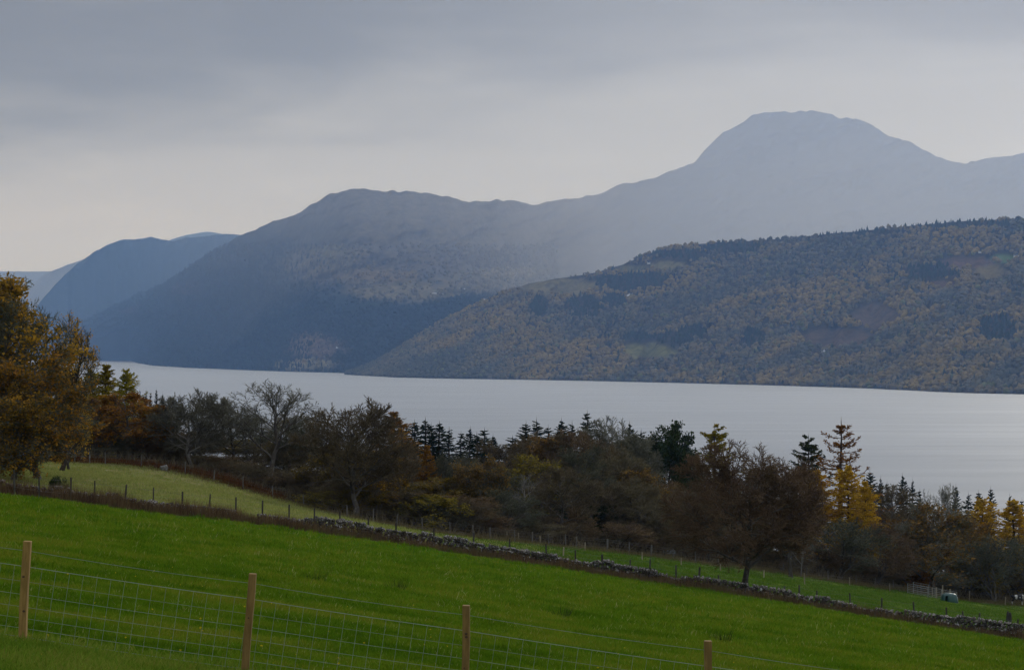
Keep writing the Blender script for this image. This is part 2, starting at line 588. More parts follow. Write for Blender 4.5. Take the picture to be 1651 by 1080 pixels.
t.put(mx.inputs[2], gl.outputs[0])
finish(t, mx.outputs[0])
BIG = 33000.0
tag(link('water', mk_mesh('water', [[-BIG, -6000, 0], [BIG, -6000, 0], [BIG, 34500, 0], [-BIG, 34500, 0]], [[0, 1, 2, 3]], None, [MATS['loch_water']])), kind='structure')

# ------------------------------------------------------------------ hills across the loch
m, t = new_mat('hillside')
pos = t.n('ShaderNodeNewGeometry').outputs['Position']
c = t.n('ShaderNodeAttribute', attribute_name='col').outputs['Color']
n = t.noise(pos, 0.02, 5.0, 0.7)
n2 = t.noise(pos, 0.004, 4.0, 0.6)
col = t.mix(t.smooth(0.3, 0.7, n), t.mix(1.0, c, (0.62, 0.64, 0.66), 'MULTIPLY'), t.mix(1.0, c, (1.25, 1.2, 1.15), 'MULTIPLY'))
b = t.n('ShaderNodeBsdfDiffuse', i_Color=col)
bp = t.n('ShaderNodeBump', i_Strength=0.8, i_Distance=14.0, i_Height=n)
t.put(b.inputs['Normal'], bp.outputs[0])
finish(t, b.outputs[0])
m, t = new_mat('far_foliage')
pos = t.n('ShaderNodeNewGeometry').outputs['Position']
c = t.n('ShaderNodeAttribute', attribute_name='col').outputs['Color']
n = t.noise(pos, 0.35, 3.0, 0.7)
col = t.mix(t.smooth(0.3, 0.7, n), t.mix(1.0, c, (0.7, 0.7, 0.72), 'MULTIPLY'), t.mix(1.0, c, (1.3, 1.28, 1.22), 'MULTIPLY'))
finish(t, t.n('ShaderNodeBsdfDiffuse', i_Color=col).outputs[0])


class Hill:
    """a hill given by its shoreline and its skyline as seen across the loch, each with its own distance"""
    def __init__(self, us, base, sky, p=1.15, relief=0.02, seed=1, jag=0.0, jagf=0.2, gully=26.0, rise=0.0):
        # base: (u, v, d or None), sky: (u, v, d)
        self.us = us
        bu = [q[0] for q in base]
        self.v0 = np.interp(us, bu, [q[1] for q in base])
        self.d0 = np.interp(us, bu, [q[2] if q[2] else EYE * FPX / (q[1] - HOR) for q in base])
        su = [q[0] for q in sky]
        self.v1 = np.interp(us, su, [q[1] for q in sky])
        k = 3
        kern_ = np.hanning(k + 2)[1:-1]
        pad = np.pad(self.v1, k // 2, mode='edge')
        self.v1 = np.convolve(pad, kern_ / kern_.sum(), 'valid')
        self.v1 = self.v1 + jag * (fbm(us * jagf, us * 0 + seed, seed, 3) - 0.5)
        self.d1 = np.interp(us, su, [q[2] for q in sky])
        self.p, self.relief, self.seed, self.gully = p, relief, seed, gully

    def sv(self, u, v):
        v0, v1 = np.interp(u, self.us, self.v0), np.interp(u, self.us, self.v1)
        return np.clip((v - v0) / np.minimum(v1 - v0, -0.5), 0, 1)

    def dist(self, u, s):
        d0, d1 = np.interp(u, self.us, self.d0), np.interp(u, self.us, self.d1)
        v0, v1 = np.interp(u, self.us, self.v0), np.interp(u, self.us, self.v1)
        v = v0 + (v1 - v0) * s
        n = fbm(u / self.gully + (v - 400) / 60.0, v / 45.0, self.seed, 4) - 0.5
        fade = np.clip(s * 6, 0, 1)
        return d0 + (d1 - d0) * np.clip(s, 0, 1) ** self.p + self.relief * d0 * n * 2 * fade

    def at(self, u, v):
        u, v = np.asarray(u, float), np.asarray(v, float)
        s = self.sv(u, v)
        d = self.dist(u, s)
        return np.stack([px(u, d), d, pz(v, d) + EYE], -1)

    def build(self, name, rows, colf, mat, back=0.35):
        s = np.linspace(0, 1, rows)
        U, S = np.meshgrid(self.us, s)
        Vv = self.v0[None] + (self.v1 - self.v0)[None] * S
        D = self.dist(U, S)
        X, Yy, Zz = px(U, D), D, pz(Vv, D) + EYE
        Zz[0] = -0.6
        Zz = np.maximum(Zz, -0.6)
        cc = colf(U, Vv)
        # the far side falls away behind the skyline
        nb = 10
        bx, by, bz = [], [], []
        top = Zz[-1]
        for k in range(1, nb + 1):
            q = k / nb
            d = D[-1] + back * np.maximum(top, 60) * 6 * q
            bx.append(px(self.us, d))
            by.append(d)
            bz.append(np.maximum(top * (1 - q ** 1.5) - 0.6 * q, -0.6))
        X = np.vstack([X, bx])
        Yy = np.vstack([Yy, by])
        Zz = np.vstack([Zz, bz])
        cc = np.concatenate([cc, np.repeat(cc[-1:], nb, 0)], 0)
        return tag(link(name, grid_mesh(name, X, Yy, Zz, [mat], cc)), kind='structure')


def blend(c, w, to):
    return c * (1 - w[..., None]) + np.asarray(to) * w[..., None]


def ell(U, V, u, v, ru, rv, soft=0.35, seed=5):
    n = fbm(U / 14, V / 7, seed, 3) - 0.5
    r = np.hypot((U - u) / ru, (V - v) / rv) + n * 0.7
    return sstep(1 + soft, 1 - soft, r)

# near hillside opposite, wooded to the top
H1 = Hill(np.arange(556, 2300, 4.0),
          [(556, 603.5, None), (585, 605.5, None), (640, 608.5, None), (700, 610, None), (900, 613, None), (1200, 620, None), (1400, 626, None), (1500, 631, None), (1560, 633.5, None), (1651, 635.5, None), (2300, 650, None)],
          [(556, 602.5, 8000), (575, 597, 7900), (600, 586, 8000), (640, 563, 8100), (700, 524, 8200), (760, 494, 8200), (800, 474, 8200), (850, 458, 8200), (900, 449, 8100), (960, 440, 8000), (1000, 428, 7900), (1040, 411, 7800), (1075, 399, 7700),
           (1150, 391, 7500), (1250, 386, 7300), (1330, 378, 7100), (1450, 366, 6800), (1550, 357, 6600), (1651, 352, 6400), (1900, 335, 6200), (2300, 330, 6000)],
          p=1.05, relief=0.036, seed=11, jag=2.0, jagf=0.15)
FIELDS1 = [(900, 463, 72, 13, (0.150, 0.130, 0.062)), (1080, 430, 36, 8, (0.165, 0.150, 0.072)), (1020, 434, 34, 6, (0.12, 0.115, 0.055)), (1046, 567, 42, 14, (0.125, 0.125, 0.048)), (1060, 580, 28, 4, (0.12, 0.08, 0.045)),
           (1352, 546, 56, 17, (0.088, 0.062, 0.044)), (1412, 512, 38, 19, (0.092, 0.066, 0.046)), (1618, 417, 24, 7, (0.075, 0.12, 0.04)), (1560, 424, 44, 10, (0.105, 0.065, 0.045)), (1598, 440, 24, 12, (0.15, 0.12, 0.05)), (1520, 458, 22, 6, (0.12, 0.075, 0.05))]
DARK1 = [(940, 494, 28, 18), (975, 455, 42, 9), (1040, 452, 40, 12), (990, 485, 20, 10), (1010, 462, 26, 8), (1085, 548, 28, 12), (1030, 545, 25, 8), (1500, 440, 42, 12), (1095, 412, 44, 8), (1180, 400, 50, 7), (1350, 375, 90, 6), (1510, 362, 110, 6), (870, 495, 14, 16), (1610, 530, 30, 20), (1210, 545, 18, 14), (1120, 535, 20, 9)]


def fld1(U, V):
    return np.max([ell(U, V, u, v, a, b, 0.25, 40 + i) for i, (u, v, a, b, c_) in enumerate(FIELDS1)], 0)


def drk1(U, V):
    return np.max([ell(U, V, u, v, a, b, 0.3, 60 + i) for i, (u, v, a, b) in enumerate(DARK1)], 0)


def col1(U, V):
    n = fbm(U / 40, V / 22, 5, 4)
    c = np.zeros(U.shape + (3,)) + np.array([0.036, 0.032, 0.024])
    c = blend(c, sstep(0.4, 0.7, n), (0.055, 0.040, 0.024))
    for i, (u, v, a, b, k) in enumerate(FIELDS1):
        c = blend(c, ell(U, V, u, v, a, b, 0.25, 40 + i), k)
    return c


H1.build('hill', 90, col1, MATS['hillside'])

# the long hill with the round mountain top, much farther off
H2 = Hill(np.arange(20, 2300, 4.0),
          [(20, 579.5, None), (148, 580, None), (206, 580.5, None), (222, 585.5, None), (245, 589.5, None), (300, 593, None), (400, 597, None), (470, 599.5, None), (540, 601, None), (585, 603, None), (700, 606, 7600), (1000, 606, 8600), (2300, 606, 9000)],
          [(20, 560, 18500), (100, 535, 17500), (150, 509, 16500), (180, 494, 16000), (211, 480, 15500), (267, 455, 14800), (323, 418, 13800), (356, 397, 13200), (385, 380, 12600), (420, 366, 12200), (450, 354, 12000), (478, 345, 11700), (505, 328, 11400), (530, 314, 11200), (555, 306, 11000), (577, 303, 10900),
           (600, 306, 10900), (640, 308, 10900), (690, 312, 11000), (725, 318, 11000), (755, 326, 11100), (800, 323, 11300), (840, 325, 11500), (865, 330, 11600), (900, 323, 11800), (940, 318, 12200), (975, 309, 12700), (1000, 297, 13100), (1040, 292, 13700), (1080, 276, 14300), (1120, 262, 14800), (1132, 248, 15000), (1150, 228, 15200),
           (1170, 211, 15400), (1192, 201, 15500), (1215, 186, 15600), (1240, 180, 15700), (1275, 181, 15700), (1310, 178, 15700), (1330, 180, 15700), (1350, 189, 15700), (1385, 191, 15700), (1410, 203, 15600), (1425, 217, 15500), (1450, 225, 15400), (1475, 232, 15300), (1500, 246, 15200), (1525, 259, 15200), (1560, 263, 15200), (1600, 255, 15300), (1651, 248, 15400), (1900, 225, 15500), (2300, 250, 15500)],
          p=0.62, relief=0.03, seed=23, jag=6.0, jagf=0.09, gully=60)
_right = sstep(780, 1150, H2.us)
H2.d0 = H2.d0 * (1 - _right) + 13000 * _right


def col2(U, V):
    n = fbm(U / 60, V / 30, 9, 4)
    con = np.array([0.011, 0.018, 0.014])
    c = np.zeros(U.shape + (3,)) + con
    hill = sstep(500, 420, V + 40 * (n - 0.5)) * sstep(330, 640, U + 150 * (n - 0.5))
    c = blend(c, hill, (0.115, 0.103, 0.085))
    c = blend(c, sstep(380, 330, V + 30 * (n - 0.5)) * sstep(350, 480, U), (0.105, 0.097, 0.087))
    c = blend(c, sstep(860, 1080, U), (0.045, 0.043, 0.042))
    for i, (u, v, a, b, k) in enumerate([(560, 430, 95, 26, (0.165, 0.135, 0.080)), (650, 470, 90, 16, (0.165, 0.140, 0.075)), (545, 412, 40, 14, (0.18, 0.155, 0.085)), (620, 445, 60, 10, (0.155, 0.118, 0.058)), (510, 560, 44, 20, (0.13, 0.095, 0.07)), (495, 590, 50, 8, (0.18, 0.155, 0.085)), (485, 585, 10, 3, (0.2, 0.15, 0.08)),
                                         (800, 455, 90, 18, (0.15, 0.13, 0.085)), (830, 440, 60, 8, (0.20, 0.17, 0.10)), (700, 420, 140, 16, (0.10, 0.085, 0.066)), (300, 465, 26, 12, (0.045, 0.03, 0.028)), (205, 500, 16, 6, (0.05, 0.03, 0.028))]):
        c = blend(c, ell(U, V, u, v, a, b, 0.4, 80 + i), k)
    c = blend(c, ell(U, V, 580, 520, 75, 32, 0.3, 97), con)
    return c


H2.build('mountain', 120, col2, MATS['hillside'], back=0.25)

H3 = Hill(np.arange(-500, 470, 4.0), [(-500, 575, 21000), (470, 577, 21000)],
          [(-500, 600, 21500), (0, 575, 20500), (40, 520, 20000), (60, 493, 19800), (85, 463, 19500), (105, 442, 19300), (125, 425, 19200), (150, 407, 19000), (175, 394, 19000), (195, 386, 19000), (225, 385, 19000), (242, 382, 19000), (262, 386, 19000), (285, 388, 19000), (303, 382, 19000), (325, 382, 19000), (345, 378, 19000), (372, 377, 19000), (420, 380, 19000), (470, 400, 19000)],
          p=0.8, relief=0.01, seed=31, jag=4.0, jagf=0.16)
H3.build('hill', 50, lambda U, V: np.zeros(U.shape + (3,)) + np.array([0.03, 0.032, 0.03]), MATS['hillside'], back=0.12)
H4 = Hill(np.arange(-700, 260, 6.0), [(-700, 572, 23500), (260, 572, 23500)],
          [(-700, 560, 23000), (-100, 510, 23000), (20, 478, 23000), (40, 465, 23000), (75, 440, 23000), (100, 430, 23000), (125, 421, 23000), (160, 410, 23000), (260, 420, 23000)], p=0.8, relief=0.01, seed=37, jag=2.0, jagf=0.2)
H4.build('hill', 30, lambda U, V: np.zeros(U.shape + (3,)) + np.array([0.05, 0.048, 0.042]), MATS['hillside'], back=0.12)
H5 = Hill(np.arange(-1500, 700, 8.0), [(-1500, 572, 28500), (700, 572, 28500)],
          [(-1500, 425, 29000), (-600, 450, 28700), (-200, 431, 28500), (0, 437.5, 28500), (70, 437.5, 28500), (150, 436, 28500), (240, 405, 28500), (272, 387, 28500), (300, 379, 28500), (335, 373, 28500), (360, 377, 28500), (420, 400, 28500), (700, 420, 28500)], p=0.8, relief=0.01, seed=41, jag=1.0, jagf=0.1)
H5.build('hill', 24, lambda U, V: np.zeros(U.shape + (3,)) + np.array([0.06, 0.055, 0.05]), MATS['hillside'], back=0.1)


def far_wood(name, hill, n, box, keep, colfun, rad, hgt, seed, conif=None):
    """a far-off wood of separate crowns, too many to count, as one mesh"""
    r = np.random.default_rng(seed)
    u = box[0] + (box[1] - box[0]) * r.uniform(0, 1, n)
    v0, v1 = np.interp(u, hill.us, hill.v0), np.interp(u, hill.us, hill.v1)
    v = v0 + (v1 - v0) * r.uniform(0, 1, n)
    k = (v > box[2]) & (v < box[3]) & (r.random(n) < keep(u, v))
    u, v = u[k], v[k]
    P = hill.at(u, v)
    N = len(u)
    cz = conif(u, v) > r.random(N) if conif is not None else np.zeros(N, bool)
    R = r.uniform(rad[0], rad[1], N) * np.where(cz, 0.62, 1.0)
    Hh = r.uniform(hgt[0], hgt[1], N) * np.where(cz, 1.25, 1.0)
    sides = 5
    a = np.arange(sides) * 2 * PI / sides + r.uniform(0, 6, N)[:, None]
    rings = []
    for zf, rf, rfc in ((0.0, 0.75, 0.95), (0.55, 0.95, 0.55)):
        rr = R[:, None] * np.where(cz, rfc, rf)[:, None] * r.uniform(0.75, 1.2, (N, sides))
        zz = Hh[:, None] * (zf + r.uniform(-0.08, 0.08, (N, sides)))
        rings.append(np.stack([P[:, None, 0] + rr * np.cos(a), P[:, None, 1] + rr * np.sin(a), P[:, None, 2] + zz - 0.5], -1))
    apex = P + np.stack([r.normal(0, 1, N), r.normal(0, 1, N), Hh], -1)
    V = np.concatenate([rings[0], rings[1], apex[:, None, :]], 1)
    V[..., 2] = np.maximum(V[..., 2], -0.5)
    i = np.arange(N)[:, None] * 11
    Q = np.concatenate([i + [[j, (j + 1) % 5, 5 + (j + 1) % 5, 5 + j]] for j in range(5)], 1).reshape(-1, 4)
    T = np.concatenate([i + [[5 + j, 5 + (j + 1) % 5, 10]] for j in range(5)], 1).reshape(-1, 3)
    c = colfun(u, v, cz, r)
    me = mk_mesh(name, V.reshape(-1, 3), Q, T, [MATS['far_foliage']], col=np.repeat(c, 11, 0), smooth=False)
    return link(name, me)


def wcol1(u, v, cz, r):
    N = len(u)
    # stands of colour that climb from lower left to upper right
    a, b_ = (u - 1.5 * (635 - v)) / 46, (v + 0.22 * u) / 17
    n = fbm(a, b_, 15, 4)
    ng = fbm(u / 120, v / 50, 19, 3)
    n2 = r.random(N)
    pal = np.array([[0.066, 0.068, 0.052], [0.098, 0.092, 0.062], [0.145, 0.115, 0.052], [0.195, 0.142, 0.042], [0.105, 0.115, 0.046]])
    f = (n - 0.5) * 1.5 + (ng - 0.5) * 0.9 + 0.5 + (n2 - 0.5) * 0.30
    f = f - 0.28 * (1 - sstep(570, 800, u))
    k = np.clip(f, 0, 0.999) * 4
    i = np.minimum(k.astype(int), 2)
    t = np.clip(k - i, 0, 1)[:, None]
    c = pal[i] * (1 - t) + pal[np.minimum(i + 1, 3)] * t
    c = np.where((n2 > 0.96)[:, None], pal[4], c)
    c = np.where(cz[:, None], np.array([0.022, 0.034, 0.026]), c)
    return c * r.uniform(0.74, 1.26, N)[:, None]


w1 = far_wood('woodland', H1, 25500, (558, 1980, 300, 640), lambda u, v: np.clip(1 - 1.6 * fld1(u, v + 3), 0, 1), wcol1, (4.5, 11.5), (8, 15), 3, conif=lambda u, v: np.clip(drk1(u, v) * 1.2 + 0.07, 0, 1))
tag(w1, 'autumn birch and oak wood covering the near hillside across the loch', 'woodland', kind='stuff')
r_ = np.random.default_rng(8)


def wcol2(u, v, cz, r):
    c = col2(u[None], v[None])[0]
    return np.where(cz[:, None], np.array([0.012, 0.020, 0.016]), c) * r.uniform(0.65, 1.35, len(u))[:, None]


w2 = far_wood('woodland', H2, 16000, (130, 900, 395, 605), lambda u, v: 0.35 + 0.65 * sstep(0.5, 0.1, ell(u, v, 600, 450, 150, 50, 0.3, 3)), wcol2, (7, 12), (12, 22), 5, conif=lambda u, v: sstep(560, 430, u) * 0.9)
tag(w2, 'dark conifer plantation on the blue hillside beyond the loch', 'woodland', kind='stuff')

# ------------------------------------------------------------------ white houses across the loch
m, t = new_mat('limewash')
pos = t.n('ShaderNodeNewGeometry').outputs['Position']
finish(t, t.n('ShaderNodeBsdfPrincipled', i_Base_Color=t.mix(t.noise(pos, 0.6, 4.0), (0.66, 0.66, 0.64), (0.82, 0.82, 0.80)), i_Roughness=0.9).outputs[0])
m, t = new_mat('slate')
pos = t.n('ShaderNodeNewGeometry').outputs['Position']
finish(t, t.n('ShaderNodeBsdfPrincipled', i_Base_Color=t.mix(t.noise(pos, 1.5, 4.0), (0.06, 0.065, 0.075), (0.12, 0.125, 0.14)), i_Roughness=0.6).outputs[0])
m, t = new_mat('window_glass')
finish(t, t.n('ShaderNodeBsdfPrincipled', i_Base_Color=(0.03, 0.035, 0.04, 1), i_Roughness=0.1).outputs[0])


def house(hill, u, v, L, Wd, Hh, rz, label, group='white houses across the loch', wing=False):
    p = hill.at(u, v)
    o = thing('house', label, 'house', tuple(p - np.array([0, 0, 0.5])), rz, group)
    g = Geo().box((0, 0, Hh / 2), (L, Wd, Hh))
    g.add([[-L / 2, -Wd / 2, Hh], [-L / 2, Wd / 2, Hh], [-L / 2, 0, Hh + Wd * 0.42], [L / 2, -Wd / 2, Hh], [L / 2, Wd / 2, Hh], [L / 2, 0, Hh + Wd * 0.42]], None, [[0, 2, 1], [3, 4, 5]])
    if wing:
        g.box((L * 0.72, Wd * 0.1, Hh * 0.4), (L * 0.45, Wd * 0.8, Hh * 0.8))
        g.box((-L * 0.8, -Wd * 0.1, Hh * 0.36), (L * 0.5, Wd * 0.7, Hh * 0.72))
    link('wall', g.mesh('wall', [MATS['limewash']]), o)
    e, rh = 0.35, Wd * 0.42
    rf = Geo()
    for s in (-1, 1):
        y0 = s * (Wd / 2 + e)
        a = np.array([[-L / 2 - e, y0, Hh - e * 0.8], [L / 2 + e, y0, Hh - e * 0.8], [L / 2 + e, 0, Hh + rh + 0.05], [-L / 2 - e, 0, Hh + rh + 0.05]])
        b_ = a + np.array([0, 0, 0.25])
        rf.add(np.vstack([a, b_]), [[0, 1, 2, 3], [4, 7, 6, 5], [0, 4, 5, 1], [1, 5, 6, 2], [2, 6, 7, 3], [3, 7, 4, 0]])
    rfo = link('roof', rf.mesh('roof', [MATS['slate']]), o)
    for s in (-1, 1):
        link('chimney', Geo().box((s * (L / 2 - 0.6), 0, Hh + rh + 0.6), (1.0, 0.9, 1.6)).mesh('chimney', [MATS['limewash']]), rfo)
    for k in range(3):
        link('window', Geo().box((-L / 3 + k * L / 3, -Wd / 2 - 0.02, Hh * 0.55), (1.2, 0.12, 1.4)).mesh('window', [MATS['window_glass']]), o)
    return o


house(H2, 703, 473.5, 24, 8, 5, 0.3, 'long white farmhouse, largest of the houses in the hazy middle distance', wing=True)
house(H2, 713, 475, 16, 8, 5, -0.2, 'small white house just right of the long hazy farmhouse')
house(H2, 745, 466.5, 30, 8, 4.5, 0.1, 'low white steading between two hazy farmhouses above the wooded spur')
house(H2, 782, 462.5, 16, 9, 6, 0.5, 'pale hazy house highest above the wooded spur')
house(H2, 545, 561, 18, 9, 5, 0.2, 'white house alone near the shore at the foot of the dark plantation')
house(H1, 945, 443, 17, 8, 5.5, 0.4, 'white farmhouse at the top of the pale sloping field', wing=True)
house(H1, 1046, 425.5, 11, 7, 4.5, -0.2, 'tiny white cottage beside the small straw coloured field')
house(H1, 1017, 477, 15, 8, 6, 0.5, 'bright white gabled house among dark trees below the fields', wing=True)
house(H1, 1332, 568, 15, 7, 5, 0.55, 'white house in the autumn wood below the red bracken slope', wing=True)
house(H1, 1583, 408, 18, 7, 4.5, 0.1, 'long grey white house high in the wood left of the green meadow')
house(H1, 1639, 415, 16, 8, 5, -0.2, 'white house on the small green meadow high on the hillside')
house(H1, 783, 484, 14, 7, 5, 0.2, 'grey white house on the shoulder of the near wooded spur')

# ------------------------------------------------------------------ haze
m, t = new_mat('haze')
pv = t.n('ShaderNodeVolumePrincipled')
pv.inputs['Color'].default_value = (0.25, 0.43, 0.83, 1)
pv.inputs['Absorption Color'].default_value = (1, 1, 1, 1)
pv.inputs['Density'].default_value = 0.000053
pv.inputs['Anisotropy'].default_value = 0.5
t.n('ShaderNodeOutputMaterial', i_Volume=pv.outputs[0])
g = Geo().box((0, 13500, 1000 - 1), (2 * 34000, 43000, 2002))
tag(link('haze', g.mesh('haze', [m])), 'thin blue haze hanging over the loch and hills', 'haze', kind='stuff')
m, t = new_mat('mist')
pv = t.n('ShaderNodeVolumePrincipled')
pv.inputs['Color'].default_value = (0.93, 0.94, 1.0, 1)
pv.inputs['Absorption Color'].default_value = (1, 1, 1, 1)
pv.inputs['Density'].default_value = 0.00018
pv.inputs['Anisotropy'].default_value = 0.5
t.n('ShaderNodeOutputMaterial', i_Volume=pv.outputs[0])


def mist(name, mat, label, u, d, hx, hy, zc, hz):
    """a bank of mist, thick in the middle and thinning to nothing at its rim"""
    rr = np.linspace(0, 1, 40)
    na = 72
    aa = np.arange(na) * 2 * PI / na
    V, Q = [], []
    for sgn in (-1, 1):
        for r in rr:
            th = (1 - r * r) ** 2 * hy + 0.5
            V.append(np.stack([px(u, d) + hx * r * np.cos(aa), d + sgn * th + 0 * aa, np.maximum(zc + hz * r * np.sin(aa), 2)], -1))
    V = np.concatenate(V)
    for k in range(39):
        for o in (0, 40):
            for q in range(na):
                a, b_ = (o + k) * na + q, (o + k) * na + (q + 1) % na
                Q.append([a, b_, b_ + na, a + na])
    for q in range(na):
        Q.append([39 * na + q, 39 * na + (q + 1) % na, 79 * na + (q + 1) % na, 79 * na + q])
    me = mk_mesh(name, V, Q, None, [mat])
    bm = bmesh.new()
    bm.from_mesh(me)
    bmesh.ops.remove_doubles(bm, verts=bm.verts, dist=0.05)
    bmesh.ops.recalc_face_normals(bm, faces=bm.faces)
    bm.to_mesh(me)
    bm.free()
    tag(link(name, me), label, None, kind='stuff')


mist('mist', MATS['mist'], 'pale rain mist veiling the round topped mountain', 1380, 10700, 4300, 1950, 760, 1450)
mist('mist', MATS['mist'], 'pale mist over the farthest hills at the left', 20, 21600, 3600, 1300, 200, 1500)

# ------------------------------------------------------------------ trees
def level(rng, P, R, n, t0, t1, a0, a1, lr, K, up, jit, rr, tip=0.25, lenp=None, flat=0.0, env=None, fill=False):
    """grow n side branches from each branch polyline"""
    N, K0, _ = P.shape
    L = np.linalg.norm(P[:, 1:] - P[:, :-1], axis=2).sum(1)
    tt = t0 + (t1 - t0) * (np.arange(n)[None] + rng.random((N, n))) / n
    x = tt * (K0 - 1)
    i = np.minimum(x.astype(int), K0 - 2)
    f = (x - i)[..., None]
    r = np.arange(N)[:, None]
    pos = P[r, i] * (1 - f) + P[r, i + 1] * f
    T = unit(P[r, i + 1] - P[r, i])
    Rb = R[r, i] * (1 - f[..., 0]) + R[r, i + 1] * f[..., 0]
    az = rng.uniform(0, 2 * PI, (N, 1)) + np.arange(n)[None] * 2.4 + rng.normal(0, 0.35, (N, n))
    ref = np.where(np.abs(T[..., 2:3]) > 0.9, np.array([1.0, 0, 0]), np.array([0, 0, 1.0]))
    b1 = unit(np.cross(T, ref))
    b2 = np.cross(T, b1)
    a = rng.uniform(a0, a1, (N, n))
    D = np.cos(a)[..., None] * T + np.sin(a)[..., None] * (np.cos(az)[..., None] * b1 + np.sin(az)[..., None] * b2)
    D[..., 2] *= 1 - flat
    D = unit(D)
    ln = L[:, None] * lr * rng.uniform(0.7, 1.25, (N, n))
    if lenp is not None:
        ln = ln * lenp(tt)
    pos, D, ln = pos.reshape(-1, 3), D.reshape(-1, 3), ln.reshape(-1, 1)
    if env is not None:
        # how far a branch can run before it leaves the outline of the crown
        S = np.array([1 / env[1], 1 / env[1], 1 / env[2]])
        o = (pos - np.array([0, 0, env[0]])) * S
        q = (D + np.array([0, 0, up * 0.5])) * S
        A_, B_, C_ = (q * q).sum(1), (o * q).sum(1), (o * o).sum(1) - 1
        dist = np.maximum((-B_ + np.sqrt(np.maximum(B_ * B_ - A_ * C_, 0))) / A_, 0.02)[:, None]
        lump = 0.84 + 0.26 * fbm(D[:, 0] * 2.3 + 7, D[:, 1] * 2.3 + D[:, 2] * 3.1 + 3, int(len(D)), 2)[:, None]
        ln = dist * lump * rng.uniform(0.82, 1.06, dist.shape) if fill else np.minimum(ln, dist * 1.02 + 0.015)
    pts = [pos]
    for k in range(K):
        D = unit(D + rng.normal(0, jit, D.shape) + np.array([0, 0, up / K]))
        pts.append(pts[-1] + D * ln / K)
    Pn = np.stack(pts, 1)
    R0 = (Rb * rr).reshape(-1)
    Rn = R0[:, None] * np.linspace(1, tip, K + 1)[None]
    return Pn, Rn


def norm_tree(parts, mats):
    """scale the parts of a tree to height 1 and crown width 1"""
    A = np.concatenate([g.verts() for g in parts])
    z1 = np.percentile(A[:, 2], 99.9)
    r = np.percentile(np.hypot(A[:, 0] - A[:, 0].mean() * 0, A[:, 1]), 98.5) * 2
    f = lambda V: V / np.array([r, r, z1])
    return [g.mesh(nm, [MATS[mm]], xform=f) for g, (nm, mm) in zip(parts, mats)]


def broad(seed, bark='bark_grey', twig='twig_brown', leaf=None, nleaf=0, lsize=0.012, lean=0.0, first=0.25, spread=(0.55, 1.15), up=0.35, limbs=14, tw=0.0016, tl=0.5, dens=1.2, droop=0.0, leader=0.80, leafz=(0, 2), stems=1, env=(0.57, 0.39, 0.44), skip=0.22):
    rng = np.random.default_rng(seed)
    tr, cr = Geo(), Geo()
    Ps, Rs = [], []
    for s_ in range(stems):
        K = 9
        z = np.linspace(0, leader * (1 if s_ == 0 else rng.uniform(0.7, 0.95)), K)
        wob = np.cumsum(rng.normal(0, 0.011, (K, 2)), 0)
        wob[0] = 0
        sp = rng.normal(0, 0.22, 2) * (stems > 1)
        P = np.stack([wob[:, 0] + lean * z + sp[0] * z, wob[:, 1] + sp[1] * z, z - 0.015], 1)
        R = np.interp(z / z[-1], [0, 0.03, 0.12, 0.5, 1], [0.028, 0.021, 0.017, 0.012, 0.004]) / (1 if stems == 1 else 1.7)
        Ps.append(P)
        Rs.append(R)
    P0, R0 = np.stack(Ps), np.stack(Rs)
    add_tubes(tr, P0, R0, 9, rng)
    n1 = max(3, int(round(limbs / stems)))
    P1, R1 = level(rng, P0, R0, n1, first / leader, 1.0, spread[0], spread[1], 0.5, 7, up, 0.12, 0.66, 0.2, env=env, fill=True)
    add_tubes(tr, P1, R1, 6, rng)
    P2, R2 = level(rng, P1, R1, 9, 0.2, 1.0, 0.45, 1.05, 0.50, 5, up * 0.7 - droop, 0.16, 0.62, 0.25, lambda t: 1.15 - 0.5 * t, env=env)
    add_tubes(tr, P2, R2, 4, rng)
    n3 = max(3, int(round(8 * dens)))
    P3, R3 = level(rng, P2, R2, n3, 0.12, 1.0, 0.4, 1.05, 0.45, 3, 0.25 - droop, 0.2, 0.55, 0.35, lambda t: 1.1 - 0.4 * t, env=env)
    R3 = np.clip(R3, tw, tw * 2.2)
    add_tubes(cr, P3, R3, 3, rng)
    P3b, R3b = level(rng, P1, R1, n3, 0.35, 1.0, 0.4, 1.1, 0.22, 3, 0.2 - droop, 0.2, 0.4, 0.35, env=env)
    R3b = np.clip(R3b, tw, tw * 2.2)
    add_tubes(cr, P3b, R3b, 3, rng)
    Pa, Ra = np.concatenate([P3, P3b]), np.concatenate([R3, R3b])
    P4, R4 = level(rng, Pa, Ra, 8, 0.15, 1.0, 0.3, 1.0, tl, 1, 0.15 - droop, 0.15, 1.0, 0.3, env=(env[0], env[1] * 1.08, env[2] * 1.06))
    add_spikes(cr, P4[:, 0], P4[:, 1], tw, rng)
    parts, mats = [tr, cr], [('trunk', bark), ('twigs', twig)]
    if leaf:
        lf = Geo()
        ends = P4[:, 1]
        ok = (ends[:, 2] > leafz[0]) & (ends[:, 2] < leafz[1])
        # leaves hang on in clumps
        cl = fbm(ends[:, 0] * 7 + 9 + ends[:, 2] * 3, ends[:, 1] * 7 + ends[:, 2] * 5, seed, 2)
        ok &= cl > np.quantile(cl, skip)
        e = ends[ok]
        k = rng.integers(0, len(e), nleaf)
        pts = e[k] + rng.normal(0, 0.013, (nleaf, 3))
        add_leaves(lf, pts, lsize, rng, 0.2)
        parts.append(lf)
        mats.append(('crown', leaf))
    return norm_tree(parts, mats)


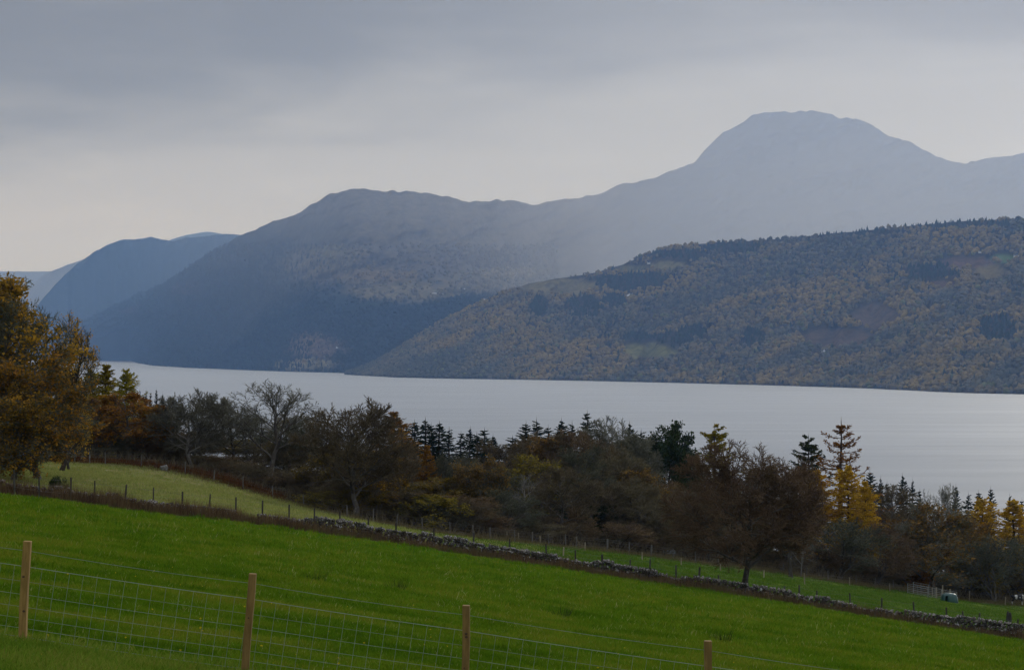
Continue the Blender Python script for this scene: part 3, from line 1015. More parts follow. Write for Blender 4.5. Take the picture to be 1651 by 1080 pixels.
def conifer(seed, leaf='needle_spruce', bark='bark_brown', whorls=30, per=6, length=0.17, droop=0.25, tipup=0.15, sub=9, width=0.0045, taper=0.8, open_=0.0, base=0.05, sublen=0.42, tuft=0, tuftsize=0.008, lean=0.0, spreadz=1.0):
    rng = np.random.default_rng(seed)
    tr, cr = Geo(), Geo()
    z = np.linspace(-0.015, 1.0, 10)
    P = np.stack([lean * z + np.cumsum(rng.normal(0, 0.002, 10)), np.cumsum(rng.normal(0, 0.002, 10)), z], 1)
    R = np.interp(z, [0, 0.05, 1], [0.020, 0.014, 0.0012])
    add_tubes(tr, P[None], R[None], 8, rng)
    zz = base + (0.99 - base) * (np.arange(whorls) + rng.uniform(-0.45, 0.45, whorls)) / whorls
    pos, D, L = [], [], []
    for q in zz:
        n = per + rng.integers(-1, 2)
        ph = rng.uniform(0, 6.3)
        for k in range(n):
            if rng.random() < open_:
                continue
            a = ph + k * 2 * PI / n + rng.normal(0, 0.25)
            sl = -droop * (1 - q) + 0.55 * q ** 3 + rng.normal(0, 0.07)
            pos.append([np.interp(q, z, P[:, 0]), np.interp(q, z, P[:, 1]), min(q + rng.uniform(-0.5, 0.5) * spreadz / whorls, 0.985)])
            D.append([math.cos(a), math.sin(a), sl])
            L.append((length * (1 - q) ** taper + 0.012) * rng.choice([1.0, 1.0, 0.6]) * rng.uniform(0.55, 1.25))
    pos, D, L = np.array(pos), unit(np.array(D)), np.array(L)[:, None]
    K = 4
    pts = [pos]
    for k in range(K):
        D = unit(D + rng.normal(0, 0.05, D.shape) + np.array([0, 0, (tipup * (k / K) - 0.04)]))
        pts.append(pts[-1] + D * L / K)
    P1 = np.stack(pts, 1)
    R1 = (0.0035 * (L / length) ** 0.7 + 0.0006) * np.linspace(1, 0.25, K + 1)[None]
    add_tubes(tr, P1, R1, 4, rng)
    P2, R2 = level(rng, P1, R1, sub, 0.10, 1.0, 0.5, 1.0, sublen, 2, -0.25, 0.10, 0.8, 0.4, lambda t: 1.1 - 0.75 * t, flat=0.55)
    add_spikes(cr, P2[:, 0], P2[:, 1], width * rng.uniform(0.7, 1.3, len(P2)), rng)
    add_spikes(cr, P2[:, 1], P2[:, 2], width * 0.8, rng)
    add_spikes(cr, P1[:, 3], P1[:, 4] + 0.003, width, rng)
    add_spikes(cr, P1[:, 2] - [0, 0, 0.002], P1[:, 3], width * 1.2, rng)
    top = P[-1]
    add_spikes(cr, np.array([top - [0, 0, 0.06]]), np.array([top + [0, 0, 0.035]]), 0.003, rng)
    if tuft:
        k = rng.integers(0, len(P2), tuft)
        f = rng.random((tuft, 1))
        pp = P2[k, 0] * (1 - f) + P2[k, 2] * f + rng.normal(0, 0.004, (tuft, 3))
        add_leaves(cr, pp, tuftsize, rng)
    return norm_tree([tr, cr], [('trunk', bark), ('crown', leaf)])


VAR = {
    'bare_round': [broad(101), broad(102, limbs=15, env=(0.58, 0.33, 0.43)), broad(103, twig='twig_grey', dens=1.3, env=(0.56, 0.40, 0.45))],
    'bare_dome': [broad(111, first=0.16, spread=(0.6, 1.5), leader=0.74, up=0.15, dens=1.45, limbs=22, tw=0.0018, env=(0.54, 0.44, 0.47)), broad(112, first=0.17, spread=(0.6, 1.5), leader=0.74, up=0.15, droop=0.12, dens=1.75, limbs=24, tw=0.0017, twig='twig_red', env=(0.54, 0.45, 0.47))],
    'bare_open': [broad(121, twig='twig_grey', dens=0.8, limbs=12, first=0.24, spread=(0.4, 1.0), tw=0.0013, env=(0.6, 0.38, 0.42)), broad(122, twig='twig_grey', dens=0.8, limbs=11, lean=0.06, first=0.3, spread=(0.4, 1.0), tw=0.0013, env=(0.62, 0.38, 0.40))],
    'bare_shrub': [broad(131, stems=4, first=0.12, limbs=18, spread=(0.4, 1.2), dens=1.0, twig='twig_dark', tw=0.0020, env=(0.48, 0.5, 0.52)), broad(132, stems=5, first=0.1, limbs=20, spread=(0.4, 1.3), dens=1.0, twig='twig_brown', tw=0.0020, env=(0.46, 0.5, 0.54))],
    'russet_tree': [broad(141, leaf='leaf_russet', nleaf=11000, lsize=0.012, spread=(0.9, 1.45), up=0.05, first=0.08, limbs=20, leader=0.95, env=(0.50, 0.38, 0.50))],
    'golden_tree': [broad(151, leaf='leaf_gold_brown', nleaf=13000, lsize=0.0092, twig='twig_dark', droop=0.35, limbs=18, first=0.06, env=(0.50, 0.36, 0.50)), broad(152, leaf='leaf_gold_brown', nleaf=10500, lsize=0.0098, twig='twig_dark', droop=0.5, limbs=18, first=0.04, spread=(0.7, 1.4), env=(0.47, 0.38, 0.53))],
    'sparse_golden': [broad(161, leaf='leaf_gold', nleaf=1300, lsize=0.008, bark='bark_brown', twig='twig_dark', lean=0.15, leafz=(0.66, 2), limbs=11, first=0.3, dens=0.8, tw=0.0012, spread=(0.4, 0.95), env=(0.68, 0.36, 0.34))],
    'umber_tree': [broad(171, leaf='leaf_umber', nleaf=6000, lsize=0.010, limbs=13, skip=0.5), broad(172, leaf='leaf_olive', nleaf=8000, lsize=0.012, limbs=14, first=0.1, spread=(0.6, 1.3), env=(0.5, 0.42, 0.5), skip=0.4)],
    'olive_bush': [broad(181, leaf='leaf_olive', nleaf=9000, lsize=0.017, stems=5, first=0.05, limbs=20, spread=(0.4, 1.3), dens=0.7, twig='twig_dark', tw=0.002, env=(0.45, 0.6, 0.55)), broad(182, leaf='leaf_olive', nleaf=8000, lsize=0.018, stems=4, first=0.05, limbs=16, spread=(0.4, 1.3), dens=0.7, twig='twig_dark', tw=0.002, env=(0.45, 0.6, 0.55))],
    'evergreen_tree': [broad(191, leaf='leaf_dark_green', nleaf=19000, lsize=0.0105, bark='bark_brown', twig='twig_dark', limbs=15, first=0.12, env=(0.55, 0.33, 0.46), skip=0.1)],
    'russet_bush': [broad(201, leaf='leaf_russet', nleaf=6000, lsize=0.024, stems=5, first=0.05, limbs=20, spread=(0.4, 1.3), dens=0.6, twig='twig_red', tw=0.003, env=(0.45, 0.6, 0.55))],
    'spruce_tree': [conifer(211, whorls=60, per=5, sub=11, width=0.0045), conifer(212, per=5, whorls=64, sub=11, width=0.0045, droop=0.3), conifer(213, length=0.16, whorls=56, per=5, sub=11, width=0.0045, droop=0.15)],
    'pine_tree': [conifer(221, leaf='needle_pine', whorls=40, per=4, length=0.22, open_=0.35, droop=0.02, tipup=0.35, sub=11, sublen=0.35, width=0.0035, base=0.25, tuft=9000, tuftsize=0.0058, taper=0.6)],
    'larch_tree': [conifer(231, leaf='needle_larch_gold', whorls=64, per=5, open_=0.3, length=0.25, droop=0.1, tipup=0.5, sub=11, sublen=0.4, width=0.0026, tuft=16000, tuftsize=0.0055, taper=0.75), conifer(232, leaf='needle_larch_gold', whorls=62, per=5, open_=0.3, length=0.28, droop=0.15, tipup=0.6, sub=11, sublen=0.4, width=0.0026, tuft=16000, tuftsize=0.0055, taper=0.65)],
    'sparse_larch': [conifer(241, leaf='needle_larch_orange', whorls=38, per=4, length=0.27, open_=0.35, droop=0.15, tipup=0.75, sub=9, sublen=0.26, width=0.0018, base=0.1, tuft=7000, tuftsize=0.0045, taper=0.72, spreadz=0.8)],
    'dead_tree': [broad(251, bark='bark_pale', twig='twig_pale', dens=0.45, limbs=9, first=0.25, spread=(0.4, 1.1), tl=0.35, tw=0.0014, leader=0.98, env=(0.55, 0.3, 0.46)), broad(252, bark='bark_pale', twig='twig_pale', dens=0.6, limbs=12, stems=2, first=0.1, spread=(0.3, 1.0), tl=0.4, tw=0.0018, leader=0.9, env=(0.5, 0.4, 0.5))],
}
_tr = random.Random(4)


WIDE = {'spruce_tree': 1.0, 'larch_tree': 1.25, 'sparse_larch': 1.15, 'pine_tree': 1.15, 'evergreen_tree': 1.1, 'dead_tree': 1.1}


def tree(kind, u, d, vtop, wpx, label, group=None, var=None, mats=None, cat='tree', name=None, z0=None, rz=None, hmax=None):
    x = px(u, d)
    z = g1(x, d) - 0.05
    top = pz(vtop, d) + EYE
    h = top - z
    if hmax:
        h = min(h, hmax)
    wd = wpx / FPX * d * WIDE.get(kind, 1.42)
    if kind == 'spruce_tree':
        wd *= _tr.uniform(0.75, 1.3)
    v = VAR[kind]
    me = v[(var if var is not None else _tr.randrange(len(v))) % len(v)]
    o = thing(name or kind, label, cat, (x, d, z), _tr.uniform(0, 6.28) if rz is None else rz, group)
    for mm in me:
        c = link(mm.name.split('.')[0], mm, o, scale=(wd, wd, h))
        if mats and c.name.split('.')[0] in mats:
            c.material_slots[0].link = 'OBJECT'
            c.material_slots[0].material = MATS[mats[c.name.split('.')[0]]]
    return o


# left-hand group at the top of the pasture
tree('golden_tree', -8, 158, 446, 175, 'largest golden brown tree, cut off by the left edge of the picture', var=0)
tree('golden_tree', 62, 150, 560, 140, 'drooping golden brown tree hanging over the top of the rough pasture', var=1)
tree('golden_tree', 22, 146, 620, 120, 'low bushy golden tree at the foot of the biggest golden tree', var=1)
tree('sparse_golden', 98, 172, 503, 88, 'leaning half bare tree with orange leaf tips above the golden tree', var=0, rz=0.0)
tree('bare_open', 28, 178, 470, 120, 'bare twiggy tree rising behind the golden trees at far left', var=0, mats={'twigs': 'twig_dark'})
tree('golden_tree', 112, 178, 590, 50, 'yellow brown tree right of the drooping golden tree', var=0, mats={'crown': 'leaf_gold'})
tree('larch_tree', 172, 262, 588, 96, 'yellow green larch, left of two pointed tips over the russet beech', var=0, mats={'crown': 'needle_larch_green'})
tree('larch_tree', 203, 258, 596, 96, 'yellow green larch, right of two pointed tips over the russet beech', var=1, mats={'crown': 'needle_larch_green'})
tree('larch_tree', 145, 268, 596, 100, 'yellow larch half hidden behind the golden tree at left', var=1, mats={'crown': 'needle_larch_green'})
tree('russet_tree', 203, 203, 634, 100, 'orange brown beech with layered leaves at the top of the pasture', var=0)
tree('russet_tree', 158, 208, 640, 80, 'dark russet beech between the golden tree and the orange beech', var=0, mats={'crown': 'leaf_umber'})
tree('bare_round', 256, 214, 652, 70, 'brown bare tree squeezed between the orange beech and the pale trunk tree', var=0, mats={'twigs': 'twig_brown'})
tree('bare_dome', 305, 203, 628, 112, 'wide bare tree with a pale grey lower trunk at the pasture corner', var=0, mats={'twigs': 'twig_grey', 'trunk': 'bark_pale'})
tree('bare_round', 368, 213, 640, 84, 'bare grey brown tree between the pale trunk tree and the tall bare tree', var=2)
tree('bare_open', 434, 207, 613, 128, 'tall bare tree with open grey twigs standing against the loch', var=0)
tree('bare_round', 402, 222, 668, 84, 'smaller bare tree filling in under the tall open tree', var=1, mats={'twigs': 'twig_dark'})
tree('bare_shrub', 412, 216, 716, 90, 'low dark thicket tree under the left side of the tall open tree', var=1)
tree('bare_shrub', 458, 212, 706, 84, 'low brown thicket tree under the right side of the tall open tree', var=0, mats={'twigs': 'twig_brown'})
tree('bare_round', 470, 232, 664, 80, 'bare brown tree between the tall open tree and the round headed tree', var=2, mats={'twigs': 'twig_brown'})
tree('bare_shrub', 485, 212, 672, 74, 'dark bare thicket tree right of the tall open tree', var=0)
tree('bare_dome', 572, 188, 643, 150, 'large round headed brown tree with a thick grey trunk beside the wall', var=0, mats={'trunk': 'bark_grey'})
tree('umber_tree', 534, 197, 716, 84, 'yellowish leafy tree under the left side of the round headed tree', var=1)
tree('umber_tree', 612, 198, 724, 74, 'olive and orange leafy tree under the right side of the round headed tree', var=1, mats={'crown': 'leaf_gold_brown'})
tree('olive_bush', 520, 190, 792, 76, 'low olive bush left of the thick grey trunk', var=0, cat='bush')
tree('olive_bush', 692, 190, 798, 96, 'broad olive bush at the wood edge right of the thick grey trunk', var=1, cat='bush')
tree('larch_tree', 634, 262, 664, 110, 'orange larch top poking out right of the round headed tree', var=0, mats={'crown': 'needle_larch_orange'})
tree('sparse_larch', 648, 252, 690, 110, 'straggly golden larch below the orange larch top', var=0)
tree('bare_shrub', 660, 218, 738, 90, 'purplish bare shrub tree in front of the dark spruces', var=1, mats={'twigs': 'twig_red'})
tree('larch_tree', 688, 214, 718, 60, 'small pointed orange larch in front of the dark spruces', var=0, mats={'crown': 'needle_larch_orange'})
tree('bare_shrub', 728, 216, 728, 90, 'dark bare tree left of the yellow brown birch', var=0)
tree('golden_tree', 774, 208, 734, 72, 'yellow brown birch with feathery leaves in the middle of the wood', var=1, mats={'crown': 'leaf_umber'})
tree('bare_round', 815, 226, 708, 110, 'bare brown tree right of the yellow brown birch', var=1)
tree('dead_tree', 848, 203, 762, 62, 'bleached dead tree with a grey forked trunk at the wood edge', var=0)
tree('umber_tree', 882, 232, 700, 110, 'brown tree with scattered yellow leaves behind the dead tree', var=0)
tree('bare_round', 922, 232, 692, 110, 'bare reddish brown tree left of the pale rounded crown', var=0, mats={'twigs': 'twig_red'})
tree('bare_dome', 988, 236, 673, 112, 'bare tree with a rounded pale brown crown in the middle of the wood', var=1, mats={'twigs': 'twig_grey'})
tree('umber_tree', 1020, 226, 752, 100, 'low brown tree with yellow leaves under the pale rounded crown', var=0, mats={'crown': 'leaf_umber'})
tree('evergreen_tree', 972, 216, 812, 74, 'dark green holly at the foot of the wood', var=0, cat='bush', name='evergreen_bush')
tree('evergreen_tree', 1082, 246, 682, 92, 'dark leafy evergreen standing higher than its bare neighbours', var=0)
tree('bare_shrub', 1100, 236, 800, 96, 'dark bare thicket at the foot of the evergreen', var=0)
tree('pine_tree', 1152, 320, 684, 96, 'lone olive green larch top against the loch right of the evergreen', var=0, mats={'crown': 'needle_larch_green'})
tree('bare_dome', 1194, 152, 712, 186, 'big reddish brown bare tree with a pale foot standing at the wall', var=1, mats={'twigs': 'twig_red', 'trunk': 'bark_grey'})
tree('bare_round', 1275, 222, 735, 84, 'dark bare tree right of the big reddish tree', var=2, mats={'twigs': 'twig_red'})
tree('pine_tree', 1304, 300, 702, 92, 'dark green pine left of the tall sparse larch', var=0)
tree('sparse_larch', 1356, 280, 685, 165, 'tall sparse larch with bare tiers, highest tree on the right', var=0)
tree('larch_tree', 1316, 266, 758, 120, 'bright golden larch left of the tall sparse larch trunk', var=0)
tree('larch_tree', 1368, 268, 752, 118, 'bright golden larch right of the tall sparse larch trunk', var=1)
tree('larch_tree', 1394, 264, 776, 76, 'short golden larch on the right flank of the golden group', var=0)
tree('dead_tree', 1291, 232, 822, 58, 'pale dead tree with spiky branches in front of the golden larches', var=1)
tree('bare_shrub', 1352, 246, 832, 116, 'dense grey brown thicket below the golden larches', var=0)
tree('bare_round', 1432, 288, 782, 90, 'bare brown tree below the row of spruce tips right of the larches', var=1)
tree('bare_open', 1517, 310, 780, 60, 'bare open crown against the loch between spruce tips', var=1)
tree('bare_shrub', 1412, 253, 842, 104, 'reddish bare thicket right of the golden larches', var=1, mats={'twigs': 'twig_red'})
tree('umber_tree', 1506, 262, 812, 128, 'big round olive grey tree behind the sheep hurdles', var=1, mats={'crown': 'leaf_umber', 'twigs': 'twig_grey'})
tree('russet_bush', 1482, 264, 912, 40, 'small rust red bush beside the sheep hurdles', var=0, cat='bush')
tree('larch_tree', 1584, 290, 802, 112, 'golden larch, left of the golden pair near the right edge', var=1)
tree('larch_tree', 1634, 288, 806, 120, 'golden larch, right of the golden pair near the right edge', var=0)
tree('bare_shrub', 1602, 272, 862, 110, 'dark bare tree at the right edge above the cow', var=0)
tree('bare_round', 1660, 282, 862, 90, 'brown bare tree cut off by the right edge', var=1)
tree('umber_tree', 1568, 282, 838, 74, 'orange tinged bare tree between the olive tree and the golden pair', var=0, mats={'crown': 'leaf_gold_brown'})
tree('bare_dome', -60, 196, 520, 160, 'bare tree beyond the left edge behind the golden tree', var=0)

# spruce tips that stand over the wood
ORD = ['first', 'second', 'third', 'fourth', 'fifth', 'sixth', 'seventh', 'eighth', 'ninth', 'tenth', 'eleventh', 'twelfth', 'last']
SP = [(653, 690, 330), (669, 681, 330), (684, 678, 335), (697, 686, 335), (708, 683, 330), (722, 693, 326), (742, 699, 330), (757, 692, 334), (770, 701, 330), (783, 694, 334), (797, 704, 330)]
for i, (u, v, d) in enumerate(SP):
    tree('spruce_tree', u, d, v, 92, ORD[i] + ' dark spruce from the left in the block left of the middle', 'dark spruces in the block left of the middle', var=i)
SP = [(825, 706, 300), (846, 684, 300), (868, 679, 304), (886, 690, 304), (906, 679, 304), (923, 684, 300), (949, 667, 300), (1016, 684, 310), (1031, 697, 306)]
for i, (u, v, d) in enumerate(SP):
    tree('spruce_tree', u, d, v, 96, ORD[i] + ' dark spruce tip from the left above the middle of the wood', 'spruce tips above the middle of the wood', var=i)
SP = [(1395, 772), (1404, 762), (1419, 772), (1431, 780), (1456, 768), (1471, 776), (1484, 792), (1541, 785), (1560, 798), (1575, 795), (1598, 789), (1627, 800), (1648, 808)]
for i, (u, v) in enumerate(SP):
    tree('spruce_tree', u, 405 + 3 * (i % 4), v, 58, ORD[i] + ' small spruce tip from the left against the loch on the right', 'spruce tips against the loch on the right', var=i)
for i, (u, v) in enumerate([(216, 634), (226, 630), (235, 632), (243, 634), (252, 629), (262, 637), (274, 641)]):
    tree('spruce_tree', u, 520 + 5 * (i % 3), v, 26, ORD[i] + ' far bluish spruce tip from the left beyond the russet beech', 'far spruce tips right of the yellow larches', var=i)

# trees deeper in the wood, seen between the others
_rf = random.Random(12)
SKY = [(-60, 560), (150, 640), (240, 664), (300, 652), (420, 684), (480, 700), (560, 700), (640, 716), (700, 728), (800, 708), (900, 684), (1000, 684), (1100, 722), (1200, 745), (1268, 768), (1290, 862), (1412, 868), (1432, 805), (1500, 825), (1545, 850), (1560, 885), (1700, 890)]
DEEP = [('bare_round', 'twig_brown', 'brown'), ('bare_round', 'twig_dark', 'dark'), ('bare_dome', 'twig_red', 'reddish'), ('bare_dome', 'twig_brown', 'brown'), ('bare_shrub', 'twig_dark', 'dark'), ('umber_tree', 'twig_brown', 'thin')]
MARKS = [(-8, 'largest golden tree'), (62, 'drooping golden tree'), (128, 'yellow brown tree'), (203, 'orange brown beech'), (305, 'pale trunk tree'), (434, 'tall open grey tree'), (485, 'dark thicket tree'), (572, 'round headed tree'), (660, 'purplish shrub tree'), (774, 'yellow brown birch'), (848, 'bleached dead tree'), (922, 'reddish bare tree'), (988, 'pale rounded crown'), (1082, 'dark evergreen'), (1194, 'big reddish tree'), (1291, 'spiky pale dead tree'), (1356, 'tall sparse larch'), (1424, 'reddish thicket'), (1506, 'round olive grey tree'), (1602, 'dark tree above the cow')]
_seen = set()


def where(u, head, tails):
    mk = sorted(MARKS, key=lambda q: abs(q[0] - u))
    for mu, nm in mk[:3]:
        rel = 'behind' if abs(u - mu) < 16 else ('right of' if u > mu else 'left of')
        for tl_ in tails:
            lb = f'{head} {tl_} {rel} the {nm}'
            if lb not in _seen:
                _seen.add(lb)
                return lb
    return f'{head} {tails[0]} near the {mk[0][1]}'


for row, (dd, n, drop, ph) in enumerate([(12, 26, 74, 'just inside the wood'), (26, 28, 40, 'midway into the wood'), (52, 24, 12, 'deep in the wood')]):
    for i in range(n):
        u = -60 + 1900 * (i + 0.5 * (row % 2) + _rf.uniform(-0.25, 0.25)) / n
        d0 = np.interp(u, [e[0] for e in EDGE], [e[2] for e in EDGE])
        v = np.interp(u, [s_[0] for s_ in SKY], [s_[1] for s_ in SKY]) + drop + _rf.uniform(-8, 26)
        k, tw, ad = DEEP[_rf.randrange(len(DEEP))]
        tree(k, u, d0 + dd + _rf.uniform(-4, 4), v, _rf.uniform(84, 120), where(u, f'{ad} half hidden tree', [ph]), 'half hidden trees inside the wood', mats={'twigs': tw})
for i in range(46):
    u = 190 + 1620 * (i + _rf.uniform(-0.3, 0.3)) / 46
    d0 = np.interp(u, [e[0] for e in EDGE], [e[2] for e in EDGE])
    k, tw, ad = [('bare_shrub', 'twig_dark', 'dark'), ('bare_shrub', 'twig_brown', 'brown'), ('bare_shrub', 'twig_red', 'reddish'), ('olive_bush', 'twig_dark', 'olive')][_rf.choice([0, 1, 1, 2, 2, 3])]
    vb = np.interp(u, [e[0] for e in EDGE], [e[1] for e in EDGE])
    tree(k, u, d0 + 5 + _rf.uniform(0, 8), vb - _rf.uniform(30, 66), _rf.uniform(56, 90), where(u, f'low {ad} scrub bush', ['at the wood edge', 'under the trees']), 'scrub bushes along the foot of the wood', mats={'twigs': tw}, cat='bush', name='scrub_bush')

# ------------------------------------------------------------------ things on the land
def on_ground(u, v, lo, hi):
    """distance at which the line of sight (u, v) first meets the ground"""
    dd = np.arange(lo, hi, 0.5)
    f = gh(px(u, dd), dd) - (pz(v, dd) + EYE)
    k = np.nonzero(f >= 0)[0]
    return float(dd[k[0]]) if len(k) else float(dd[np.argmin(np.abs(f))])


def pmat(name, c0, c1, scale=4.0, rough=0.8, stretch=(1, 1, 1), metal=0.0, bump=0.3, dist=0.01, lo=0.35, hi=0.7, obj=True, c2=None):
    m, t = new_mat(name)
    v = t.n('ShaderNodeTexCoord').outputs['Object'] if obj else t.n('ShaderNodeNewGeometry').outputs['Position']
    oi = t.n('ShaderNodeObjectInfo').outputs['Random']
    off = t.n('ShaderNodeVectorMath', operation='ADD', i_0=v, i_1=t.n('ShaderNodeCombineXYZ', i_0=t.m('MULTIPLY', oi, 31.0), i_1=t.m('MULTIPLY', oi, 17.0), i_2=0.0).outputs[0]).outputs[0]
    n = t.noise(t.scale(off, stretch), scale, 5.0, 0.65)
    col = t.mix(t.smooth(lo, hi, n), c0, c1)
    if c2:
        col = t.mix(t.smooth(0.56, 0.64, t.noise(off, scale * 0.7, 3.0, 0.6)), col, c2)
    h = t.n('ShaderNodeHueSaturation', i_Color=col, i_Value=t.m('MULTIPLY_ADD', oi, 0.4, 0.8))
    b = t.n('ShaderNodeBsdfPrincipled', i_Base_Color=h.outputs[0], i_Roughness=rough, i_Metallic=metal)
    bp = t.n('ShaderNodeBump', i_Strength=bump, i_Distance=dist, i_Height=n)
    t.put(b.inputs['Normal'], bp.outputs[0])
    finish(t, b.outputs[0])
    return m


pmat('new_timber', (0.21, 0.125, 0.030), (0.33, 0.205, 0.056), 7.0, 0.8, (3, 3, 0.5), c2=None)
pmat('knot', (0.06, 0.032, 0.015), (0.11, 0.06, 0.028), 30.0)
pmat('pale_timber', (0.24, 0.20, 0.13), (0.36, 0.31, 0.22), 5.0, 0.85, (3, 3, 0.5))
pmat('old_timber', (0.030, 0.026, 0.022), (0.075, 0.065, 0.055), 5.0, 0.9, (3, 3, 0.5))
pmat('grey_timber', (0.10, 0.095, 0.085), (0.19, 0.18, 0.165), 5.0, 0.9, (3, 3, 0.5))
pmat('galvanised_wire', (0.22, 0.26, 0.22), (0.30, 0.34, 0.30), 9.0, 0.5, metal=0.25, bump=0)
pmat('rusty_wire', (0.07, 0.065, 0.06), (0.13, 0.12, 0.11), 9.0, 0.7, bump=0)
pmat('galvanised_tube', (0.26, 0.26, 0.245), (0.38, 0.38, 0.36), 3.0, 0.5, metal=0.3)
pmat('stone', (0.036, 0.029, 0.022), (0.128, 0.110, 0.090), 4.5, 0.95, bump=0.6, dist=0.05, c2=(0.56, 0.56, 0.54))
pmat('boulder_stone', (0.14, 0.135, 0.125), (0.28, 0.27, 0.255), 2.0, 0.95, bump=0.6, dist=0.06, c2=(0.42, 0.42, 0.40))
pmat('green_plastic', (0.020, 0.082, 0.072), (0.030, 0.105, 0.092), 1.2, 0.32, bump=0.05)
pmat('dark_inside', (0.010, 0.014, 0.013), (0.016, 0.020, 0.019), 3.0, 0.9)
pmat('trough_zinc', (0.17, 0.20, 0.22), (0.26, 0.29, 0.31), 3.0, 0.5, metal=0.2)
m = leaf_mat('grass_green', [(0.0545, 0.122, 0.0046), (0.0898, 0.1737, 0.0081), (0.1335, 0.2067, 0.0116), (0.1907, 0.2119, 0.0207)], 0.5, 0.35, 0.62)
leaf_mat('grass_olive', [(0.1631, 0.2225, 0.0443), (0.251, 0.2755, 0.0731), (0.3388, 0.3371, 0.1164), (0.1882, 0.2512, 0.0466)], 0.5)
leaf_mat('grass_dark', [(0.0415, 0.1012, 0.0083), (0.066, 0.143, 0.0118), (0.099, 0.1705, 0.0207), (0.1414, 0.176, 0.038)], 0.5)
leaf_mat('grass_verge', [(0.069, 0.1386, 0.0112), (0.1104, 0.198, 0.015), (0.1656, 0.231, 0.0262), (0.2346, 0.2442, 0.045)], 0.5)
leaf_mat('petal_yellow', [(0.50, 0.38, 0.02), (0.62, 0.48, 0.03)], 0.2)

# ---- grass: tufts scattered over the fields
def tuft_mesh(name, mat, n, rad, h, wdt, seed):
    r = np.random.default_rng(seed)
    a, q = r.uniform(0, 6.28, n), rad * np.sqrt(r.random(n))
    A = np.stack([q * np.cos(a), q * np.sin(a), np.full(n, -0.02)], 1)
    lean = r.normal(0, 0.45, (n, 2))
    hh = h * r.uniform(0.5, 1.2, n)
    M = A + np.stack([lean[:, 0] * hh * 0.35, lean[:, 1] * hh * 0.35, hh * 0.6], 1)
    B = A + np.stack([lean[:, 0] * hh, lean[:, 1] * hh, hh], 1)
    d = r.uniform(0, 6.28, n)
    w_ = np.stack([np.cos(d), np.sin(d), 0 * d], 1) * wdt
    V = np.stack([A - w_, A + w_, M + w_ * 0.8, M - w_ * 0.8, B], 1).reshape(-1, 3)
    i = np.arange(n)[:, None] * 5
    Q = i + [[0, 1, 2, 3]]
    T = i + [[3, 2, 4]]
    rr = r.random(n)
    return mk_mesh(name, V, Q, T, [MATS[mat]], rnd=np.concatenate([rr, rr]))


def scatter(name, pts, scl, tufts, label, seed):
    """one stuff object: tufts placed on points by geometry nodes"""
    r = np.random.default_rng(seed)
    me = bpy.data.meshes.new(name)
    me.vertices.add(len(pts))
    me.vertices.foreach_set('co', np.asarray(pts, np.float32).ravel())
    for nm, val in (('scl', scl), ('rz', r.uniform(0, 6.28, len(pts))), ):
        a = me.attributes.new(nm, 'FLOAT', 'POINT')
        a.data.foreach_set('value', np.asarray(val, np.float32))
    a = me.attributes.new('pick', 'INT', 'POINT')
    a.data.foreach_set('value', r.integers(0, len(tufts), len(pts)).astype(np.int32))
    me.update()
    o = link(name, me)
    ng = bpy.data.node_groups.new(name + '_scatter', 'GeometryNodeTree')
    ng.interface.new_socket('Geometry', in_out='INPUT', socket_type='NodeSocketGeometry')
    ng.interface.new_socket('Geometry', in_out='OUTPUT', socket_type='NodeSocketGeometry')
    N = ng.nodes
    gi, go = N.new('NodeGroupInput'), N.new('NodeGroupOutput')
    iop = N.new('GeometryNodeInstanceOnPoints')
    g2i = N.new('GeometryNodeGeometryToInstance')
    for tm in reversed(tufts):
        src = bpy.data.objects.new(tm.name, tm)
        oi = N.new('GeometryNodeObjectInfo')
        oi.inputs['Object'].default_value = src
        ng.links.new(oi.outputs['Geometry'], g2i.inputs[0])
    def attr(nm, typ):
        n_ = N.new('GeometryNodeInputNamedAttribute')
        n_.data_type = typ
        n_.inputs['Name'].default_value = nm
        return n_.outputs[0]
    ng.links.new(gi.outputs[0], iop.inputs['Points'])
    ng.links.new(g2i.outputs[0], iop.inputs['Instance'])
    iop.inputs['Pick Instance'].default_value = True
    ng.links.new(attr('pick', 'INT'), iop.inputs['Instance Index'])
    cx = N.new('ShaderNodeCombineXYZ')
    ng.links.new(attr('rz', 'FLOAT'), cx.inputs[2])
    ng.links.new(cx.outputs[0], iop.inputs['Rotation'])
    ng.links.new(attr('scl', 'FLOAT'), iop.inputs['Scale'])
    ng.links.new(iop.outputs[0], go.inputs[0])
    md = o.modifiers.new('scatter', 'NODES')
    md.node_group = ng
    tag(o, label, None, kind='stuff')
    return o


rg = np.random.default_rng(77)
def field_points(n, d0, d1, u0=-120, u1=1860):
    d = 1 / rg.uniform(1 / d1, 1 / d0, n)
    u = rg.uniform(u0, u1, n)
    return px(u, d), d

FENCE_Y = 22.0
x, y = field_points(104000, 17.5, 150)
k = (y < y_wall(x) - 0.4) & ((y > FENCE_Y + 0.4 * rg.normal(size=len(y))) | (x > 6))
x, y = x[k], y[k]
sc = np.clip(y / 42, 0.62, 2.0) * rg.uniform(0.7, 1.25, len(x)) * (0.30 + 1.1 * fbm(x / 1.3, y / 1.3, 51, 3) + 0.4 * fbm(x / 8, y / 8, 52, 2))
scatter('grass', np.stack([x, y, gh(x, y)], 1), sc, [tuft_mesh('grass_tuft', 'grass_green', 30, 0.24, 0.10, 0.0085, q) for q in range(9)] + [tuft_mesh('grass_tuft', 'grass_olive', 7, 0.22, 0.12, 0.007, 15)], 'bright green short grass of the near field', 1)
x, y = field_points(9000, 16.5, 24, -60, 1000)
k = y < FENCE_Y + 0.6 * rg.normal(size=len(y)) + 0.2
x, y = x[k], y[k]
